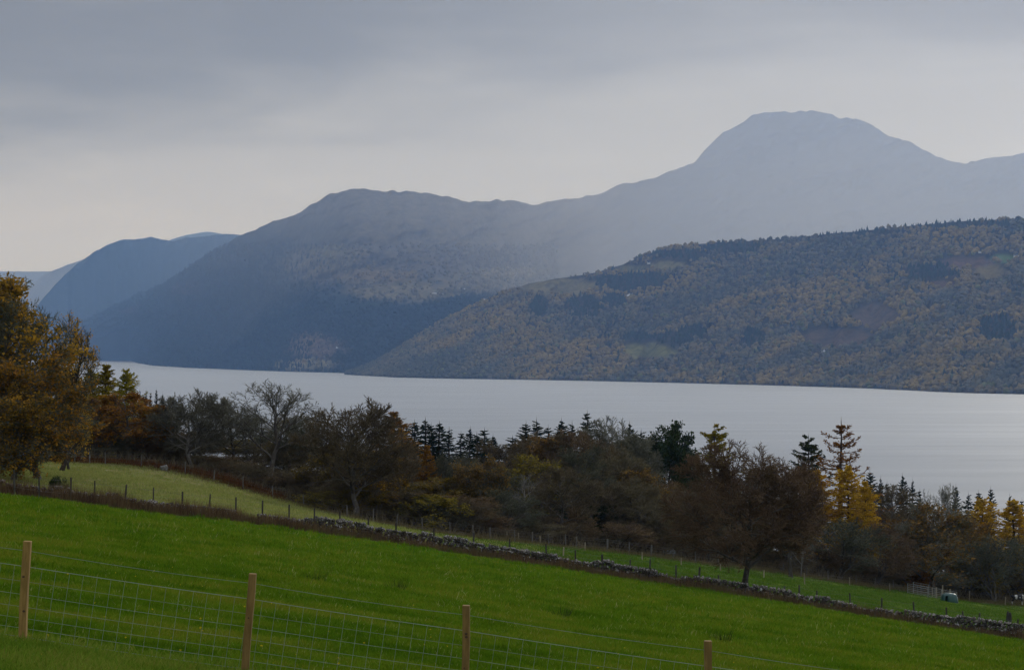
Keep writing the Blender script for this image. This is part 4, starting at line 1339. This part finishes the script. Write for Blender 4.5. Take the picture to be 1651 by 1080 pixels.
scatter('grass', np.stack([x, y, gh(x, y)], 1), rg.uniform(0.7, 1.4, len(x)), [tuft_mesh('verge_tuft', 'grass_verge', 34, 0.20, 0.11, 0.0050, 20 + q) for q in range(4)], 'longer dull green verge grass in front of the netting fence', 2)
x, y = field_points(51000, 118, 300)
k = (y > y_wall(x) + 0.6) & (y < y_edge(x) + 1)
x, y = x[k], y[k]
pg = (x > -14 + 9 * (fbm(x / 7, y / 7, 61, 2) - 0.5)) & (rg.random(len(x)) < np.clip((x + 16) / 22, 0, 1))
for w_, mt, lb in ((~pg, 'grass_olive', 'dull olive grass of the rough pasture behind the wall'), (pg, 'grass_dark', 'green grass of the paddock below the wood')):
    scatter('grass', np.stack([x[w_], y[w_], gh(x[w_], y[w_])], 1), rg.uniform(1.3, 2.6, w_.sum()), [tuft_mesh('pasture_tuft', mt, 22, 0.30, 0.085, 0.010, 40 + q) for q in range(4)], lb, 3)

# dead stems and tan grass along the wall, rough grass along the foot of the wood
def stems(name, x, y, h, w_, mat, label, lean=0.18):
    N = len(x)
    A = np.stack([x, y, gh(x, y) - 0.05], 1)
    B = A + np.stack([rg.normal(0, lean, N) * h, rg.normal(0, lean, N) * h, h], 1)
    g = Geo()
    add_spikes(g, A, B, w_, rg)
    tag(link(name, g.mesh(name, [MATS[mat]])), label, None, kind='stuff')

n = 34000
x = rg.uniform(-44, 44, n)
dens = np.interp(x, [-44, -24, -14, -4, 10, 44], [1, 0.95, 0.65, 0.50, 0.42, 0.45]) * (0.35 + 1.1 * fbm(x / 3, x * 0, 71, 3))
k = rg.random(n) < dens
x = x[k]
y = y_wall(x) + rg.normal(0.12, 0.34, len(x)) + np.where(rg.random(len(x)) < 0.25, 1.0, 0)
stems('dead_stems', x, y, rg.uniform(0.4, 1.0, len(x)) * np.interp(x, [-30, -14, -8, 40], [1.25, 1.05, 0.90, 0.84]) * (0.5 + fbm(x / 2, y / 2, 72, 2)), rg.uniform(0.012, 0.026, len(x)), 'dead_stem', 'brown dead dock stems growing along the foot of the drystone wall')
x = rg.uniform(-46, 45, 26000)
y = y_wall(x) + rg.normal(0.0, 0.42, len(x))
stems('dry_grass', x, y, rg.uniform(0.2, 0.62, len(x)) * (0.3 + 1.3 * fbm(x / 2.5, y / 2.5, 73, 2)), rg.uniform(0.008, 0.016, len(x)), 'dry_grass', 'tan dry grass along the foot of the drystone wall', 0.35)
x = rg.uniform(-46, 45, 7000)
y = y_wall(x) + 1.9 + rg.normal(0, 0.5, len(x))
stems('dry_grass', x, y, rg.uniform(0.15, 0.5, len(x)), rg.uniform(0.008, 0.016, len(x)), 'dry_grass', 'tan dry grass behind the drystone wall', 0.35)
x = rg.uniform(-66, 100, 28000)
y = y_edge(x) + rg.normal(-0.8, 1.7, len(x))
k = rg.random(len(x)) < np.clip((x + 40) / 30, 0.35, 1)
stems('dry_grass', x[k], y[k], rg.uniform(0.2, 0.6, k.sum()) * (0.5 + fbm(x[k] / 5, y[k] / 5, 74, 2)), rg.uniform(0.012, 0.024, k.sum()), 'dry_grass', 'rough tan grass along the foot of the wood', 0.4)
x = rg.uniform(-52, -22, 4500)
y = y_edge(x) + rg.normal(1.2, 0.9, len(x))
stems('bracken', x, y, rg.uniform(0.3, 1.0, len(x)) * (0.3 + 1.1 * fbm(x / 3, y / 3, 75, 2)), rg.uniform(0.02, 0.05, len(x)), 'bracken', 'rusty bracken under the beeches at the top of the pasture', 0.5)
x = rg.uniform(-44, 78, 3500)
y = y_edge(x) + rg.uniform(1.0, 9, len(x))
stems('undergrowth', x, y, rg.uniform(0.6, 1.9, len(x)), rg.uniform(0.02, 0.04, len(x)), 'twig_brown', 'brown brushwood on the floor of the wood', 0.45)

# rush tufts and yellow flowers
for u, v, lab in [(507, 940, 'dark green rush tuft in the field above the second fence post from the left'), (905, 996, 'dark green rush tuft in the field between the third and fourth fence posts'), (1162, 1036, 'dark green rush tuft just right of the rightmost visible fence post'), (640, 952, 'small thin rush tuft left of the third fence post')]:
    d = on_ground(u, v, 22, 130)
    g = Geo()
    n = 46
    a, q = rg.uniform(0, 6.28, n), 0.22 * np.sqrt(rg.random(n))
    A = np.stack([q * np.cos(a), q * np.sin(a), np.full(n, -0.03)], 1)
    add_spikes(g, A, A + np.stack([np.cos(a) * q * 1.2, np.sin(a) * q * 1.2, rg.uniform(0.25, 0.5, n)], 1), 0.008, rg)
    tag(link('rush_tuft', g.mesh('rush_tuft', [MATS['rush_green']]), loc=(px(u, d), d, g1(px(u, d), d))), lab, 'rush', 'rush tufts in the near field')
x, y = field_points(260, 19, 60, -40, 1200)
k = rg.random(len(x)) < np.where((y < 24), 0.6, 0.35)
x, y = x[k], y[k]
g = Geo()
P = np.stack([x, y, gh(x, y) + 0.10], 1)
for q in range(3):
    add_leaves(g, P + rg.normal(0, 0.004, P.shape), 0.016, rg, 0.8)
tag(link('buttercups', g.mesh('buttercups', [MATS['petal_yellow']])), 'tiny yellow flowers dotted in the grass near the fence', None, kind='stuff')

# ---- netting fence in the foreground
fence = thing('netting_fence', 'new wire netting fence on light brown wooden posts crossing the foreground', 'fence', (0, FENCE_Y, g1(0, FENCE_Y)))
FX = [(-10.30, 0.05), (-7.85, 0.03), (-5.40, 0.054), (-2.95, 0.085), (-0.52, 0.014), (2.15, 0.014), (4.75, 0.02), (7.3, 0.03)]
PH = 1.15
base0 = Vector((0, FENCE_Y, g1(0, FENCE_Y)))


def post_mesh(seed):
    r = np.random.default_rng(seed)
    bm = bmesh.new()
    bmesh.ops.create_cube(bm, size=1.0)
    for v in bm.verts:
        v.co = Vector((v.co.x * 0.082, v.co.y * 0.080, (v.co.z + 0.5) * (PH + 0.4) - 0.4))
    bmesh.ops.bevel(bm, geom=[e for e in bm.edges], offset=0.009, segments=2, affect='EDGES', profile=0.6)
    es = [e for e in bm.edges if abs(e.verts[0].co.z - e.verts[1].co.z) > 0.5]
    bmesh.ops.subdivide_edges(bm, edges=es, cuts=8)
    for v in bm.verts:
        z = v.co.z
        v.co.x += 0.005 * math.sin(z * 5 + seed) + r.normal(0, 0.0012)
        v.co.y += 0.004 * math.sin(z * 7 + 2 * seed) + r.normal(0, 0.0012)
    me = bpy.data.meshes.new('post')
    bm.to_mesh(me)
    bm.free()
    me.materials.append(MATS['new_timber'])
    return me


kb = Geo()
kb.add(*[np.array([[0.016 * math.cos(a), 0, 0.011 * math.sin(a)] for a in np.arange(8) * PI / 4] + [[0, -0.005, 0]])], None, [[q, (q + 1) % 8, 8] for q in range(8)])
knot_me = kb.mesh('knot', [MATS['knot']])
st_me = Geo().tube([[-0.012, 0, 0.0], [-0.012, 0.012, 0], [0.012, 0.012, 0], [0.012, 0, 0]], 0.002, 4).mesh('staple', [MATS['galvanised_wire']])
DEP = [0.115, 0.290, 0.455, 0.600, 0.735, 0.860, 0.970, 1.065]
attach = []
for i, (xx, ln) in enumerate(FX):
    b_ = Vector((xx, FENCE_Y + 0.03 * math.sin(i * 2.1), g1(xx, FENCE_Y)))
    p = link('post', post_mesh(i), fence, loc=b_ - base0, rot=(0, math.atan(ln / PH), 0.05 * math.sin(3 * i)))
    ax = Vector((ln / PH, 0, 1)).normalized()
    attach.append([b_ - base0 + ax * (PH - q) + Vector((0, 0.052, 0)) for q in DEP])
    for q in (0.30, 0.34, 0.72):
        if (i * 7 + int(q * 100)) % 3:
            link('knot', knot_me, p, loc=(0.012 * math.sin(9 * q + i), -0.0425, PH - 0.9 * q - 0.06 * i % 0.2), scale=(1, 1, 1.2))
    for q in DEP:
        link('staple', st_me, p, loc=(0, 0.044, PH - q))


def wire_pt(k, xx):
    """point of line wire k at x (fence space), sagging a little between posts"""
    for a, b_ in zip(attach[:-1], attach[1:]):
        if a[k].x <= xx <= b_[k].x:
            f = (xx - a[k].x) / (b_[k].x - a[k].x)
            q = a[k].lerp(b_[k], f)
            q.z -= (0.020 if k == 0 else 0.008) * 4 * f * (1 - f)
            return q
    return (attach[0] if xx < attach[0][k].x else attach[-1])[k].copy()


for k in range(len(DEP)):
    pts = []
    for a, b_ in zip(attach[:-1], attach[1:]):
        for f in np.linspace(0, 1, 7)[:-1]:
            pts.append(wire_pt(k, a[k].x + (b_[k].x - a[k].x) * f))
    pts.append(attach[-1][k])
    r_w = 0.0034 if k in (1, 7) else 0.0026 if k == 0 else 0.0021
    link('wire', Geo().tube([tuple(q) for q in pts], r_w, 5).mesh('wire', [MATS['galvanised_wire']]), fence)
sv = None
xx = attach[1][1].x + 0.05
while xx < attach[-2][1].x:
    a = wire_pt(1, xx)
    h = DEP[7] - DEP[1]
    b_ = wire_pt(7, xx - 0.145 * h)
    if sv is None:
        sv = Geo().tube([[0, 0, 0], [0, 0, 0.25], [0, 0, 0.5], [0, 0, 0.75], [0, 0, 1]], 0.0019, 4).mesh('stay_wire', [MATS['galvanised_wire']])
    dv = a - b_
    c = link('stay_wire', sv, fence, loc=b_ + Vector((0, 0.004, 0)), rot=dv.to_track_quat('Z', 'Y').to_euler(), scale=(1, 1, dv.length))
    xx += 0.152

# ---- drystone wall
def rock_mesh(name, seed, mat, sub=1, jit=0.16):
    r = np.random.default_rng(seed)
    bm = bmesh.new()
    bmesh.ops.create_icosphere(bm, subdivisions=sub, radius=1.0)
    for v in bm.verts:
        d = v.co.normalized()
        c = Vector([math.copysign(abs(q) ** 0.6, q) for q in d])
        v.co = c * (1 + r.normal(0, jit)) * 0.9
    me = bpy.data.meshes.new(name)
    bm.to_mesh(me)
    bm.free()
    me.materials.append(MATS[mat])
    return me


STONES = [rock_mesh('stone', 300 + q, 'stone') for q in range(9)]
rs = random.Random(31)
wall = thing('drystone_wall', 'tumbledown drystone wall running between the green field and the pastures', 'wall', (0, float(y_wall(0)) + 0.9, g1(0, float(y_wall(0)) + 0.9)))
wo = np.array(wall.location)
sl = []
xx = -40.0
k_ = 0
for course in range(6):
    xx = -42.0 + 0.2 * course
    while xx < 45:
        w_ = rs.uniform(0.20, 0.46) * (1.0 if course < 3 else 0.9)
        hh = 0.10 + 0.95 * float(fbm(xx / 4.0, 0.3, 91, 3)) + 0.35 * float(vnoise(xx / 1.3, 2.2, 92))
        gap = float(vnoise(xx / 3.1, 7.7, 93)) < 0.06
        z_ = course * 0.185
        if z_ < hh and not (gap and course > 1):
            yy = float(y_wall(xx)) + 0.9 + rs.uniform(-0.10, 0.10) - 0.03 * course
            topc = z_ + 0.185 >= hh
            sl.append((xx, yy, g1(xx, yy) + z_ + 0.07, w_, rs.uniform(0.2, 0.34), rs.uniform(0.18, 0.28) * (1.25 if topc else 1.0), topc))
        xx += w_ * rs.uniform(0.82, 1.0)
for q in range(70):
    xx = rs.uniform(-38, 38)
    yy = float(y_wall(xx)) + 0.9 + rs.choice([-0.55, 0.55]) + rs.uniform(-0.2, 0.2)
    sl.append((xx, yy, g1(xx, yy) + 0.05, rs.uniform(0.2, 0.4), rs.uniform(0.2, 0.35), rs.uniform(0.15, 0.25), False))
vis = [q for q in sl if abs(q[0] / q[1]) < 0.262]
vis.sort(key=lambda q: -(q[3] * q[5] / q[1] ** 2) * (2.5 if q[6] else 1.0) * (0.6 + (q[2] - g1(q[0], q[1]))))
own = set(id(q) for q in vis[:295])
g = Geo()
for q in sl:
    me = rs.choice(STONES)
    rot = (rs.uniform(-0.35, 0.35), rs.uniform(-0.4, 0.4), rs.uniform(-0.5, 0.5))
    scv = (q[3] / 2 * 1.08, q[4], q[5] / 2 * 1.12)
    if id(q) in own:
        link('stone', me, wall, loc=tuple(np.array(q[:3]) - wo), rot=rot, scale=scv)
    else:
        M = np.array(Vector((0, 0, 0)).to_tuple())
        from mathutils import Euler, Matrix
        R_ = np.array(Euler(rot).to_matrix())
        V = np.empty(len(me.vertices) * 3, np.float32)
        me.vertices.foreach_get('co', V)
        V = (V.reshape(-1, 3) * scv) @ R_.T + np.array(q[:3]) - wo
        T = np.array([p.vertices[:] for p in me.polygons])
        g.add(V, None, T)
lo_ = link('small_stones', g.mesh('small_stones', [MATS['stone']]), wall)
lo_['kind'] = 'stuff'


def rock(u, v, d, size, label, name='boulder', seed=1):
    x_, = [px(u, d)]
    return tag(link(name, rock_mesh(name, seed, 'boulder_stone', 2, 0.07), loc=(x_, d, g1(x_, d) + size[2] * 0.55), rot=(0.1, 0.2, seed), scale=size), label, 'boulder')


d = float(y_wall(px(106, 126))) + 1.6
rock(107, 788, d, (0.42, 0.36, 0.55), 'pale grey boulder beside the dark bush on the left part of the wall', seed=411)
rock(265, 759, 194, (0.42, 0.36, 0.36), 'small white boulder lying on the far lip of the rough pasture', seed=412)
tree('olive_bush', 96, d + 0.3, 767, 24, 'small dark bush growing out of the left part of the wall', var=0, mats={'crown': 'rush_green'}, cat='bush', name='wall_bush')
tree('olive_bush', 1045, 145.5, 915, 24, 'small green bush growing at the middle of the wall', var=1, mats={'crown': 'rush_green'}, cat='bush', name='wall_bush')
tree('olive_bush', 592, 144, 848, 16, 'tiny green bush on the wall below the round headed tree', var=1, mats={'crown': 'rush_green'}, cat='bush', name='wall_bush')

# ---- the three thin fences behind the wall
def thin_fence(name, label, posts, heights, wire_mat, wr):
    """posts: (x, y, height, radius, material)"""
    o_ = Vector((posts[0][0], posts[0][1], g1(posts[0][0], posts[0][1])))
    f = thing(name, label, 'fence', o_)
    r = np.random.default_rng(len(label))
    P, ax = [], []
    for x_, y_, h, rad, mat in posts:
        b_ = Vector((x_, y_, g1(x_, y_))) - o_
        a = Vector((r.normal(0, 0.035), r.normal(0, 0.03), 1)).normalized()
        pts = [tuple(b_ + a * q) for q in (-0.2, h * 0.5, h - 0.02, h)]
        link('post', Geo().tube(pts, [rad, rad * 0.97, rad * 0.93, rad * 0.7], 7).mesh('post', [MATS[mat]]), f)
        P.append(b_)
        ax.append(a * h)
    order = sorted(range(len(P)), key=lambda q: P[q].x)
    for hf in heights:
        pts = [tuple(P[q] + ax[q] * hf) for q in order]
        if len(pts) > 1:
            link('wire', Geo().tube(pts, wr, 3, caps=False).mesh('wire', [MATS[wire_mat]]), f)
    return f


W1 = [(24, 754), (64, 768), (114, 767), (153, 772), (201, 778), (247, 784), (294, 792), (337, 796), (380, 801), (423, 806), (466, 811), (507, 817), (548, 823), (594, 834), (639, 842), (700, 850), (763, 858), (822, 868), (881, 876), (928, 886), (971, 893), (1016, 901), (1047, 893), (1090, 910), (1126, 913), (1158, 926), (1204, 927), (1264, 944), (1288, 942), (1316, 951), (1371, 955), (1421, 963), (1474, 969), (1526, 978), (1554, 984), (1577, 987), (1640, 997)]
posts = []
for i, (u, v) in enumerate(W1):
    y_ = float(y_wall(px(u, 135))) + 2.2
    x_ = px(u, y_)
    h = pz(v, y_) + EYE - g1(x_, y_)
    thick = u in (971, 1204, 1126)
    posts.append((x_, y_, float(np.clip(h, 0.55, 1.6)), 0.085 if thick else 0.050 if u in (64, 153, 247, 337) else 0.062, 'old_timber'))
thin_fence('wire_fence', 'old wire fence on dark weathered posts standing close behind the drystone wall', posts, (0.35, 0.62, 0.88), 'rusty_wire', 0.006)
W2 = [(817, 869, 5), (836, 872, 8), (871, 877, 9), (908, 897, 13), (943, 887, 10), (1035, 903, 7), (1098, 912, 8), (1161, 920, 9), (1231, 931, 12), (1297, 942, 19), (1369, 943, 13), (1434, 953, 13), (1503, 961, 15), (1562, 967, 15), (1620, 976, 14), (1680, 984, 14)]
posts = []
for u, v, hp in W2:
    d = on_ground(u, v, float(y_wall(px(u, 150))) + 6, 285)
    posts.append((px(u, d), d, float(np.clip(hp / FPX * d, 0.8, 1.4)), 0.065, 'pale_timber'))
thin_fence('post_fence', 'wire fence on pale new posts crossing the green paddock', posts, (0.4, 0.65, 0.92), 'rusty_wire', 0.005)
posts = []
for u in [-20, 30, 78, 121, 145, 170, 228, 299, 345, 392, 440, 490, 560, 602, 640, 681, 725, 763, 790, 830, 858, 885, 912, 930, 979, 1014, 1049, 1085, 1121, 1158, 1210, 1263, 1300, 1335, 1380, 1410, 1440]:
    dd = float(np.interp(u, [e[0] for e in EDGE], [e[2] for e in EDGE])) - 0.8
    thick = u in (979, 1049)
    posts.append((px(u, dd), dd, 1.15 + 0.15 * ((u * 7) % 5) / 5, 0.11 if thick else 0.055, 'grey_timber'))
thin_fence('wood_fence', 'grey post and wire fence along the foot of the wood', posts, (0.3, 0.55, 0.8, 0.95), 'rusty_wire', 0.006)

# ---- sheep hurdles, shelter, trough, stump, cow
def hurdle(u0, v0, u1, v1, d0, d1, hh, bars, label):
    a = Vector((px(u0, d0), d0, 0))
    b_ = Vector((px(u1, d1), d1, 0))
    a.z, b_.z = g1(a.x, a.y), g1(b_.x, b_.y)
    o = thing('sheep_hurdle', label, 'hurdle', a, 0, 'sheep hurdles of the pen')
    e = b_ - a
    fr = Geo()
    up = Vector((0, 0, hh))
    for f in (0, 1):
        fr.tube([tuple(e * f), tuple(e * f + up)], 0.035, 6)
    link('frame', fr.mesh('frame', [MATS['galvanised_tube']]), o)
    for k in range(bars):
        z_ = Vector((0, 0, 0.14 + (hh - 0.17) * k / (bars - 1)))
        link('bar', Geo().tube([tuple(z_), tuple(e + z_)], 0.022, 6).mesh('bar', [MATS['galvanised_tube']]), o)
    for f in (0.5,):
        link('brace', Geo().tube([tuple(e * f + Vector((0, 0.03, 0.12))), tuple(e * f + up + Vector((0, 0.03, -0.03)))], 0.022, 5).mesh('brace', [MATS['galvanised_tube']]), o)
    return o


dp = on_ground(1463, 956, 200, 285)
hurdle(1463, 0, 1495.5, 0, dp, dp - 1.5, 1.25, 6, 'left front metal hurdle of the sheep pen with six bars')
hurdle(1472, 0, 1497, 0, dp + 3.0, dp + 2.2, 1.45, 6, 'back metal hurdle of the sheep pen rising behind the left one')
hurdle(1497, 0, 1517, 0, dp - 1.2, dp - 0.8, 1.25, 6, 'middle metal hurdle of the sheep pen left of the green shelter')
hurdle(1518, 0, 1542, 0, dp - 0.6, dp - 0.4, 1.2, 6, 'right metal hurdle of the sheep pen behind the green shelter')
for u, dd, hh, lab in [(1519, dp + 0.2, 1.75, 'taller pale post standing in the sheep pen behind the shelter'), (1509, dp + 0.3, 1.35, 'short pale post of the sheep pen left of the taller post'), (1531, dp + 0.2, 1.4, 'short pale post of the sheep pen right of the taller post')]:
    x_ = px(u, dd)
    tag(link('pen_post', Geo().tube([(0, 0, -0.2), (0, 0, hh * 0.6), (0.01, 0, hh)], [0.095, 0.09, 0.085], 7).mesh('pen_post', [MATS['pale_timber']]), loc=(x_, dd, g1(x_, dd))), lab, 'post', 'posts of the sheep pen')

dsx = dp - 5.5
sx_ = px(1530, dsx)
shel = thing('animal_shelter', 'small domed green plastic animal shelter beside the sheep hurdles', 'shelter', (sx_, dsx, g1(sx_, dsx) - 0.04), 0.0)
L_, W2_, H_ = 2.05, 1.7, 1.12
nu, nv = 33, 14
def dome(scale_, zoff=0.0):
    V = []
    for j in range(nv):
        f = j / (nv - 1)
        ph = f * PI / 2
        rr_ = math.cos(ph) ** 0.42 if j < nv - 1 else 0.0
        zz_ = math.sin(ph) ** 0.95
        for i in range(nu - 1):
            a = i * 2 * PI / (nu - 1)
            ca, sa = math.cos(a), math.sin(a)
            sx2 = math.copysign(abs(ca) ** 0.62, ca)
            sy2 = math.copysign(abs(sa) ** 0.62, sa)
            V.append([sx2 * L_ / 2 * rr_ * scale_, sy2 * W2_ / 2 * rr_ * scale_, zz_ * H_ * scale_ + zoff])
    return np.array(V)
def dome_faces(skip):
    F = []
    for j in range(nv - 1):
        for i in range(nu - 1):
            if not skip(i, j):
                F.append([j * (nu - 1) + i, j * (nu - 1) + (i + 1) % (nu - 1), (j + 1) * (nu - 1) + (i + 1) % (nu - 1), (j + 1) * (nu - 1) + i])
    return np.array(F)
door = lambda i, j: (21 <= i <= 22 or 30 <= i <= 31) and j <= 6
Vo, Vi = dome(1.0), dome(0.965)
F = dome_faces(door)
g = Geo()
g.add(Vo, F)
shell_me = g.mesh('shell', [MATS['green_plastic']], smooth=True)
so = link('shell', shell_me, shel)
md = so.modifiers.new('thick', 'SOLIDIFY')
md.thickness = 0.05
md.offset = -1
g = Geo()
g.tube([(q[0], q[1], 0.03) for q in Vo[:nu - 1] * 1.012] + [(Vo[0][0] * 1.012, Vo[0][1] * 1.012, 0.03)], 0.03, 5)
link('skirt', g.mesh('skirt', [MATS['green_plastic']]), shel)
link('dark_floor', Geo().box((0, 0, 0.06), (L_ * 0.9, W2_ * 0.86, 0.06)).mesh('dark_floor', [MATS['dark_inside']]), shel)  # near-black slab just above the ground inside the shell
for k in range(3):
    an = -0.5 + k * 0.5
    rib = [(math.sin(an) * L_ * 0.42 + 0 * q, math.cos(q) * W2_ * 0.46, max(0.05, math.sin(q)) * H_ * (1.0 - 0.12 * abs(an))) for q in np.linspace(0.9, PI - 0.9, 9)]
    link('rib', Geo().tube(rib, 0.022, 5).mesh('rib', [MATS['green_plastic']]), shel)

dt = on_ground(1079, 897, 190, 240) + 1.5
tx = px(1079, dt)
tro = thing('feed_trough', 'pale blue grey trough half hidden in the rough grass at the wood edge', 'trough', (tx, dt, g1(tx, dt)), 0.15)
for nm, c_, s_ in (('side_panel', (0, -0.28, 0.42), (1.3, 0.03, 0.34)), ('side_panel', (0, 0.28, 0.42), (1.3, 0.03, 0.34)), ('end_panel', (-0.635, 0, 0.42), (0.03, 0.53, 0.34)), ('end_panel', (0.635, 0, 0.42), (0.03, 0.53, 0.34)), ('floor_panel', (0, 0, 0.27), (1.24, 0.53, 0.03))):
    link(nm, Geo().box(c_, s_).mesh(nm, [MATS['trough_zinc']]), tro)
for q, w_ in ((-0.5, -0.2), (0.5, -0.2), (-0.5, 0.2), (0.5, 0.2)):
    link('leg', Geo().tube([(q, w_, -0.05), (q, w_, 0.26)], 0.03, 6).mesh('leg', [MATS['trough_zinc']]), tro)

ds = on_ground(1626, 1003, 150, 230)
stx = px(1626, ds)
stu = thing('tree_stump', 'dark weathered twin stump standing alone in the paddock near the right edge', 'stump', (stx, ds, g1(stx, ds)))
for q, (ox, hh, rr_) in enumerate([(-0.11, 1.05, 0.14), (0.13, 0.95, 0.13)]):
    link('stem', Geo().tube([(ox, 0, -0.1), (ox * 1.05, 0.02, hh * 0.4), (ox * 0.95, 0, hh * 0.8), (ox * 0.9, 0.01, hh)], [rr_ * 1.15, rr_, rr_ * 0.9, rr_ * 0.55], 9).mesh('stem', [MATS['old_timber']]), stu)

m, t = new_mat('cow_hide')
v = t.n('ShaderNodeTexCoord').outputs['Object']
sx3 = t.n('ShaderNodeSeparateXYZ', i_0=v)
n = t.noise(v, 2.2, 2.0, 0.5)
xw = t.m('ADD', sx3.outputs[0], t.m('MULTIPLY', t.m('SUBTRACT', n, 0.5), 0.35))
b1_ = t.m('MULTIPLY', t.smooth(-0.50, -0.44, xw), t.smooth(-0.16, -0.22, xw))
b2_ = t.m('MULTIPLY', t.smooth(0.52, 0.56, xw), t.smooth(0.70, 0.66, xw))
b3_ = t.m('MULTIPLY', t.smooth(0.63, 0.67, t.noise(v, 3.1, 1.0)), t.smooth(-0.3, -0.1, xw))
low = t.smooth(0.55, 0.42, sx3.outputs[2])
white = t.m('MAXIMUM', t.m('MAXIMUM', b1_, b2_), t.m('MAXIMUM', t.m('MULTIPLY', b3_, 0.9), low))
finish(t, t.n('ShaderNodeBsdfPrincipled', i_Base_Color=t.mix(white, (0.012, 0.011, 0.011), (0.62, 0.60, 0.57)), i_Roughness=0.75).outputs[0])
cdist = 272.0
cx_ = px(1641, cdist)
cow = thing('cow', 'black and white cow at the right edge, half hidden by the rough bank', 'cow', (cx_, cdist, g1(cx_, cdist)), 0.0)
J = {'pelvis': (-0.70, 0, 1.22, 0.27, 0.25), 'rump': (-0.88, 0, 1.20, 0.17, 0.19), 'belly': (-0.15, 0, 1.08, 0.34, 0.36), 'chest': (0.45, 0, 1.10, 0.28, 0.36), 'shoulder': (0.68, 0, 1.18, 0.21, 0.28), 'neck': (0.98, 0, 1.22, 0.13, 0.18), 'poll': (1.22, 0, 1.32, 0.12, 0.14), 'face': (1.40, 0, 1.16, 0.10, 0.11), 'muzzle': (1.52, 0, 1.02, 0.075, 0.08), 'tail0': (-0.98, 0, 1.30, 0.035, 0.035), 'tail1': (-1.03, 0, 0.95, 0.022, 0.022), 'tail2': (-1.02, 0, 0.55, 0.03, 0.03)}
E = [('pelvis', 'rump'), ('pelvis', 'belly'), ('belly', 'chest'), ('chest', 'shoulder'), ('shoulder', 'neck'), ('neck', 'poll'), ('poll', 'face'), ('face', 'muzzle'), ('rump', 'tail0'), ('tail0', 'tail1'), ('tail1', 'tail2')]
for s_, nm in ((-1, 'l'), (1, 'r')):
    J['stifle' + nm] = (-0.58, 0.20 * s_, 0.84, 0.13, 0.16)
    J['hock' + nm] = (-0.86, 0.19 * s_, 0.50, 0.055, 0.07)
    J['hfet' + nm] = (-0.80, 0.19 * s_, 0.14, 0.042, 0.045)
    J['hoof' + nm] = (-0.75, 0.19 * s_, 0.03, 0.055, 0.06)
    J['elbow' + nm] = (0.52, 0.19 * s_, 0.78, 0.10, 0.12)
    J['knee' + nm] = (0.56, 0.18 * s_, 0.42, 0.06, 0.06)
    J['ffet' + nm] = (0.54, 0.18 * s_, 0.13, 0.042, 0.045)
    J['fhoof' + nm] = (0.58, 0.18 * s_, 0.03, 0.055, 0.06)
    J['ear' + nm] = (1.16, 0.26 * s_, 1.36, 0.035, 0.05)
    E += [('pelvis', 'stifle' + nm), ('stifle' + nm, 'hock' + nm), ('hock' + nm, 'hfet' + nm), ('hfet' + nm, 'hoof' + nm), ('chest', 'elbow' + nm), ('elbow' + nm, 'knee' + nm), ('knee' + nm, 'ffet' + nm), ('ffet' + nm, 'fhoof' + nm), ('poll', 'ear' + nm)]
ks = list(J)
me = bpy.data.meshes.new('body')
me.from_pydata([J[q][:3] for q in ks], [(ks.index(a), ks.index(b_)) for a, b_ in E], [])
me.materials.append(MATS['cow_hide'])
body = link('body', me, cow)
sk = body.modifiers.new('skin', 'SKIN')
sk.use_smooth_shade = True
lay = me.skin_vertices[0] if len(me.skin_vertices) else None
if lay is None:
    bm = bmesh.new()
    bm.from_mesh(me)
    bm.verts.layers.skin.verify()
    bm.to_mesh(me)
    bm.free()
    lay = me.skin_vertices[0]
for i, q in enumerate(ks):
    lay.data[i].radius = J[q][3:]
    lay.data[i].use_root = q == 'pelvis'
ss = body.modifiers.new('sub', 'SUBSURF')
ss.levels = ss.render_levels = 2
